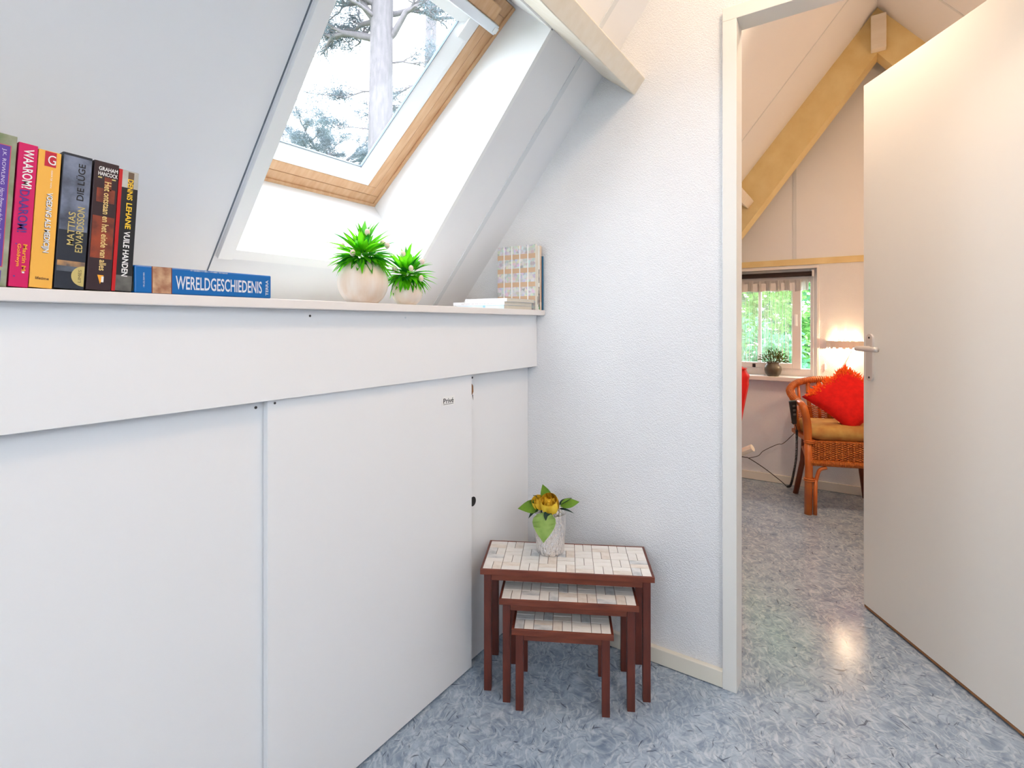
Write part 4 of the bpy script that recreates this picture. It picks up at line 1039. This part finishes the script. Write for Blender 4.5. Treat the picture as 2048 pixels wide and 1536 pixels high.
# ================================================================== OUTDOORS
M_bark = mat('pine_bark', (104, 98, 102), 0.9, var=(84, 80, 84), vscale=6, stretch=(4, 4, 1))
M_need = mat('blue_green_needles', (92, 106, 116), 0.9, var=(74, 90, 98), vscale=3)
struct(box('ground', (-60, 40, -40, 60, -2.9, -2.8), mat('garden_ground', (120, 130, 96), 0.95, var=(90, 110, 70), vscale=0.8)), 'garden ground far below the windows')
def camray(u, v, d):
    th = R(34.122); fw = Vector((-math.sin(th), math.cos(th), 0)); rt = Vector((math.cos(th), math.sin(th), 0))
    return Vector((0, 0, CAMH))+(fw+rt*((u-1024)/FPX)+Vector((0, 0, 1))*((648-v)/FPX))*d
def pine(label, base_xy, trunk_r, top, branches, seed, dens=1.0):
    rnd = random.Random(seed)
    t = thing('pine_tree', label, 'tree', (base_xy[0], base_xy[1], -2.8), group='pine trees seen through the skylight')
    bm = bmesh.new(); H_ = top+2.8
    tube(bm, [(0.04*math.sin(k*1.3), 0.03*math.sin(k*0.9), H_*k/8) for k in range(9)], [trunk_r*(1.15-0.5*k/8) for k in range(9)], 12)
    obj('trunk', bm, M_bark, t, smooth=True)
    br = bmesh.new(); ne = bmesh.new(); cnt = 0
    def tuft(p, n, s):
        for _ in range(n):
            d = Vector((rnd.gauss(0, 1), rnd.gauss(0, 1), rnd.gauss(0, 0.7))).normalized(); q = p+d*rnd.uniform(0, s)
            e_ = Vector((rnd.gauss(0, 1), rnd.gauss(0, 1), rnd.gauss(0, 1))).normalized(); sd = e_.cross(d).normalized()*0.0044
            L_ = rnd.uniform(0.05, 0.13)
            ne.faces.new([ne.verts.new(q-sd), ne.verts.new(q+sd), ne.verts.new(q+e_*L_)])
    def limb(p0, p1, r, lvl):
        pts = [p0]; n = 5
        for k in range(1, n+1):
            q = p0.lerp(p1, k/n)+Vector((rnd.uniform(-1, 1), rnd.uniform(-1, 1), rnd.uniform(-1, 1)))*(p1-p0).length*0.05; pts.append(q)
        tube(br, pts, [r*(1-0.75*k/n) for k in range(n+1)], 6, False)
        if lvl < 2:
            for k in range(2, n+1):
                for _ in range(2):
                    d = (p1-p0).normalized()+Vector((rnd.uniform(-1, 1), rnd.uniform(-1, 1), rnd.uniform(-0.6, 0.9)))*0.9
                    limb(pts[k], pts[k]+d.normalized()*(p1-p0).length*rnd.uniform(0.28, 0.5), r*(0.45 if lvl == 0 else 0.4), lvl+1)
        else: tuft(p1, int(20*dens), 0.26)
        if lvl == 1: tuft(p1, int(16*dens), 0.3)
    for z, az, el, L_, r in branches:
        p0 = Vector((0, 0, z+2.8)); p1 = p0+Vector((math.cos(az)*math.cos(el), math.sin(az)*math.cos(el), math.sin(el)))*L_
        limb(p0, p1, r, 0)
    obj('branches', br, M_bark, t, smooth=True); obj('needles', ne, M_need, t, kind='stuff')
    return t
DL = math.radians(34.122)+math.pi     # azimuth of image-left
p = camray(765, 150, 8.0)
pz = lambda v, d: CAMH+(648-v)/FPX*d
pine('thick trunked pine standing in the middle of the skylight view', (p.x, p.y), 0.21, pz(0, 8)+4,
     [(pz(70, 8), DL-0.2, 0.12, 1.1, 0.07), (pz(60, 8), DL+0.3, 0.75, 1.3, 0.07), (pz(90, 8), DL+math.pi-0.3, 0.75, 1.5, 0.06), (pz(30, 8), DL+math.pi+0.4, 0.3, 1.1, 0.05),
      (pz(20, 8), DL+0.6, 0.2, 1.2, 0.05), (pz(175, 8), DL-0.1, -0.15, 0.8, 0.018), (pz(260, 8), DL+0.2, 0.05, 0.7, 0.014), (pz(-60, 8), DL, 0.4, 1.6, 0.06), (pz(-60, 8), DL+3, 0.4, 1.6, 0.06), (pz(55, 8), DL-0.6, 0.3, 1.2, 0.05), (pz(40, 8), DL+0.9, 0.05, 1.0, 0.04), (pz(0, 8), DL-0.3, 0.1, 1.1, 0.04), (pz(20, 8), DL-0.9, -0.1, 0.9, 0.03), (pz(130, 8), DL+math.pi, 0.1, 0.8, 0.02), (pz(230, 8), DL+math.pi, -0.2, 0.7, 0.02)], 2, 1.6)
p = camray(862, 60, 11.0)
pine('slender pine at the right of the skylight view', (p.x, p.y), 0.15, pz(0, 11)+4,
     [(pz(120, 11), DL+math.pi, -0.2, 1.0, 0.03), (pz(150, 11), DL, -0.5, 1.1, 0.03), (pz(40, 11), DL+math.pi, 0.2, 1.2, 0.04), (pz(200, 11), DL+0.3, -0.3, 1.0, 0.03), (pz(10, 11), DL, 0.3, 1.2, 0.04)], 6)
p = camray(660, 360, 13.0)
pine('low leafy crown at the bottom of the skylight view', (p.x, p.y), 0.12, pz(330, 13),
     [(pz(370, 13), DL, 0.4, 1.5, 0.05), (pz(360, 13), DL+math.pi, 0.35, 1.5, 0.05), (pz(345, 13), DL+1.2, 0.7, 1.1, 0.05), (pz(340, 13), DL-1.2, 0.7, 1.1, 0.05), (pz(400, 13), DL+math.pi, 0.2, 1.9, 0.05), (pz(400, 13), DL, 0.2, 1.9, 0.05), (pz(330, 13), DL, 0.1, 1.2, 0.04), (pz(330, 13), DL+math.pi, 0.1, 1.2, 0.04), (pz(350, 13), DL+math.pi, 0.6, 1.6, 0.05), (pz(350, 13), DL, 0.8, 1.6, 0.05), (pz(385, 13), DL+math.pi+.3, 0.1, 2.2, 0.05)], 9, 5.5)

# leafy trees outside the far window
def bush(label, c, rx, ry, rz, n, m, seed, leaf=0.07):
    rnd = random.Random(seed)
    t = thing('garden_tree', label, 'tree', (c[0], c[1], -2.8), group='leafy trees outside the far window')
    bm = bmesh.new(); tube(bm, [(0, 0, 0), (0.03, 0, c[2]+2.8-rz*0.5), (0, 0.04, c[2]+2.8+rz*0.4)], [0.09, 0.06, 0.02], 8); obj('trunk', bm, mat('leaf_tree_bark', (96, 80, 64), 0.9), t)
    bm = bmesh.new()
    for k in range(n):
        d = Vector((rnd.gauss(0, 1), rnd.gauss(0, 1), rnd.gauss(0, 1))).normalized()*rnd.uniform(0.45, 1.0)**0.6
        lump = 1+0.22*math.sin(d.x*9+seed)*math.sin(d.z*8)
        p = Vector((d.x*rx, d.y*ry, d.z*rz))*lump+Vector((0, 0, c[2]+2.8))
        e_ = Vector((rnd.gauss(0, 1), rnd.gauss(0, 1), rnd.gauss(0, .6))).normalized(); sd = e_.cross(Vector((rnd.random()-.5, rnd.random()-.5, 1))).normalized()
        L_ = leaf*rnd.uniform(0.6, 1.2)
        bm.faces.new([bm.verts.new(p), bm.verts.new(p+e_*L_*0.5+sd*L_*0.3), bm.verts.new(p+e_*L_), bm.verts.new(p+e_*L_*0.5-sd*L_*0.3)])
    obj('foliage', bm, m, t, kind='stuff')
MG1 = mat('sunlit_leaf_green', (140, 190, 104), 0.6, var=(96, 160, 84), vscale=3)
MG2 = mat('cool_leaf_green', (110, 172, 128), 0.6, var=(76, 140, 104), vscale=3)
translucent(MG1, 0.4); translucent(MG2, 0.4)
bush('blue green garden shrub low behind the window', (-0.95, 6.2, 0.35), 0.75, 0.6, 0.75, 5200, MG2, 2, 0.085)
bush('yellow green garden tree behind the left window pane', (-1.6, 7.9, 2.2), 1.1, 0.8, 1.9, 9000, MG1, 1, 0.095)
bush('green garden tree behind the right edge of the window', (-0.35, 9.9, 2.2), 1.2, 0.85, 2.6, 9500, MG1, 3, 0.11)
bush('large dark green tree far behind the others', (-1.4, 13.0, 3.0), 3.2, 1.6, 5.0, 15000, MG2, 4, 0.30)
portal('far_window_portal', (-0.67, FY+0.10, 1.11), (R(-90), 0, 0), 0.8, 0.65)
portal('fill_window_portal', (0.15, BY-0.07, 1.45), (R(90), 0, 0), 0.85, 0.85)
for o in bpy.data.objects:
    if o.name == 'skylight_portal':
        o.rotation_euler = (-NW).to_track_quat('-Z', 'Y').to_euler()
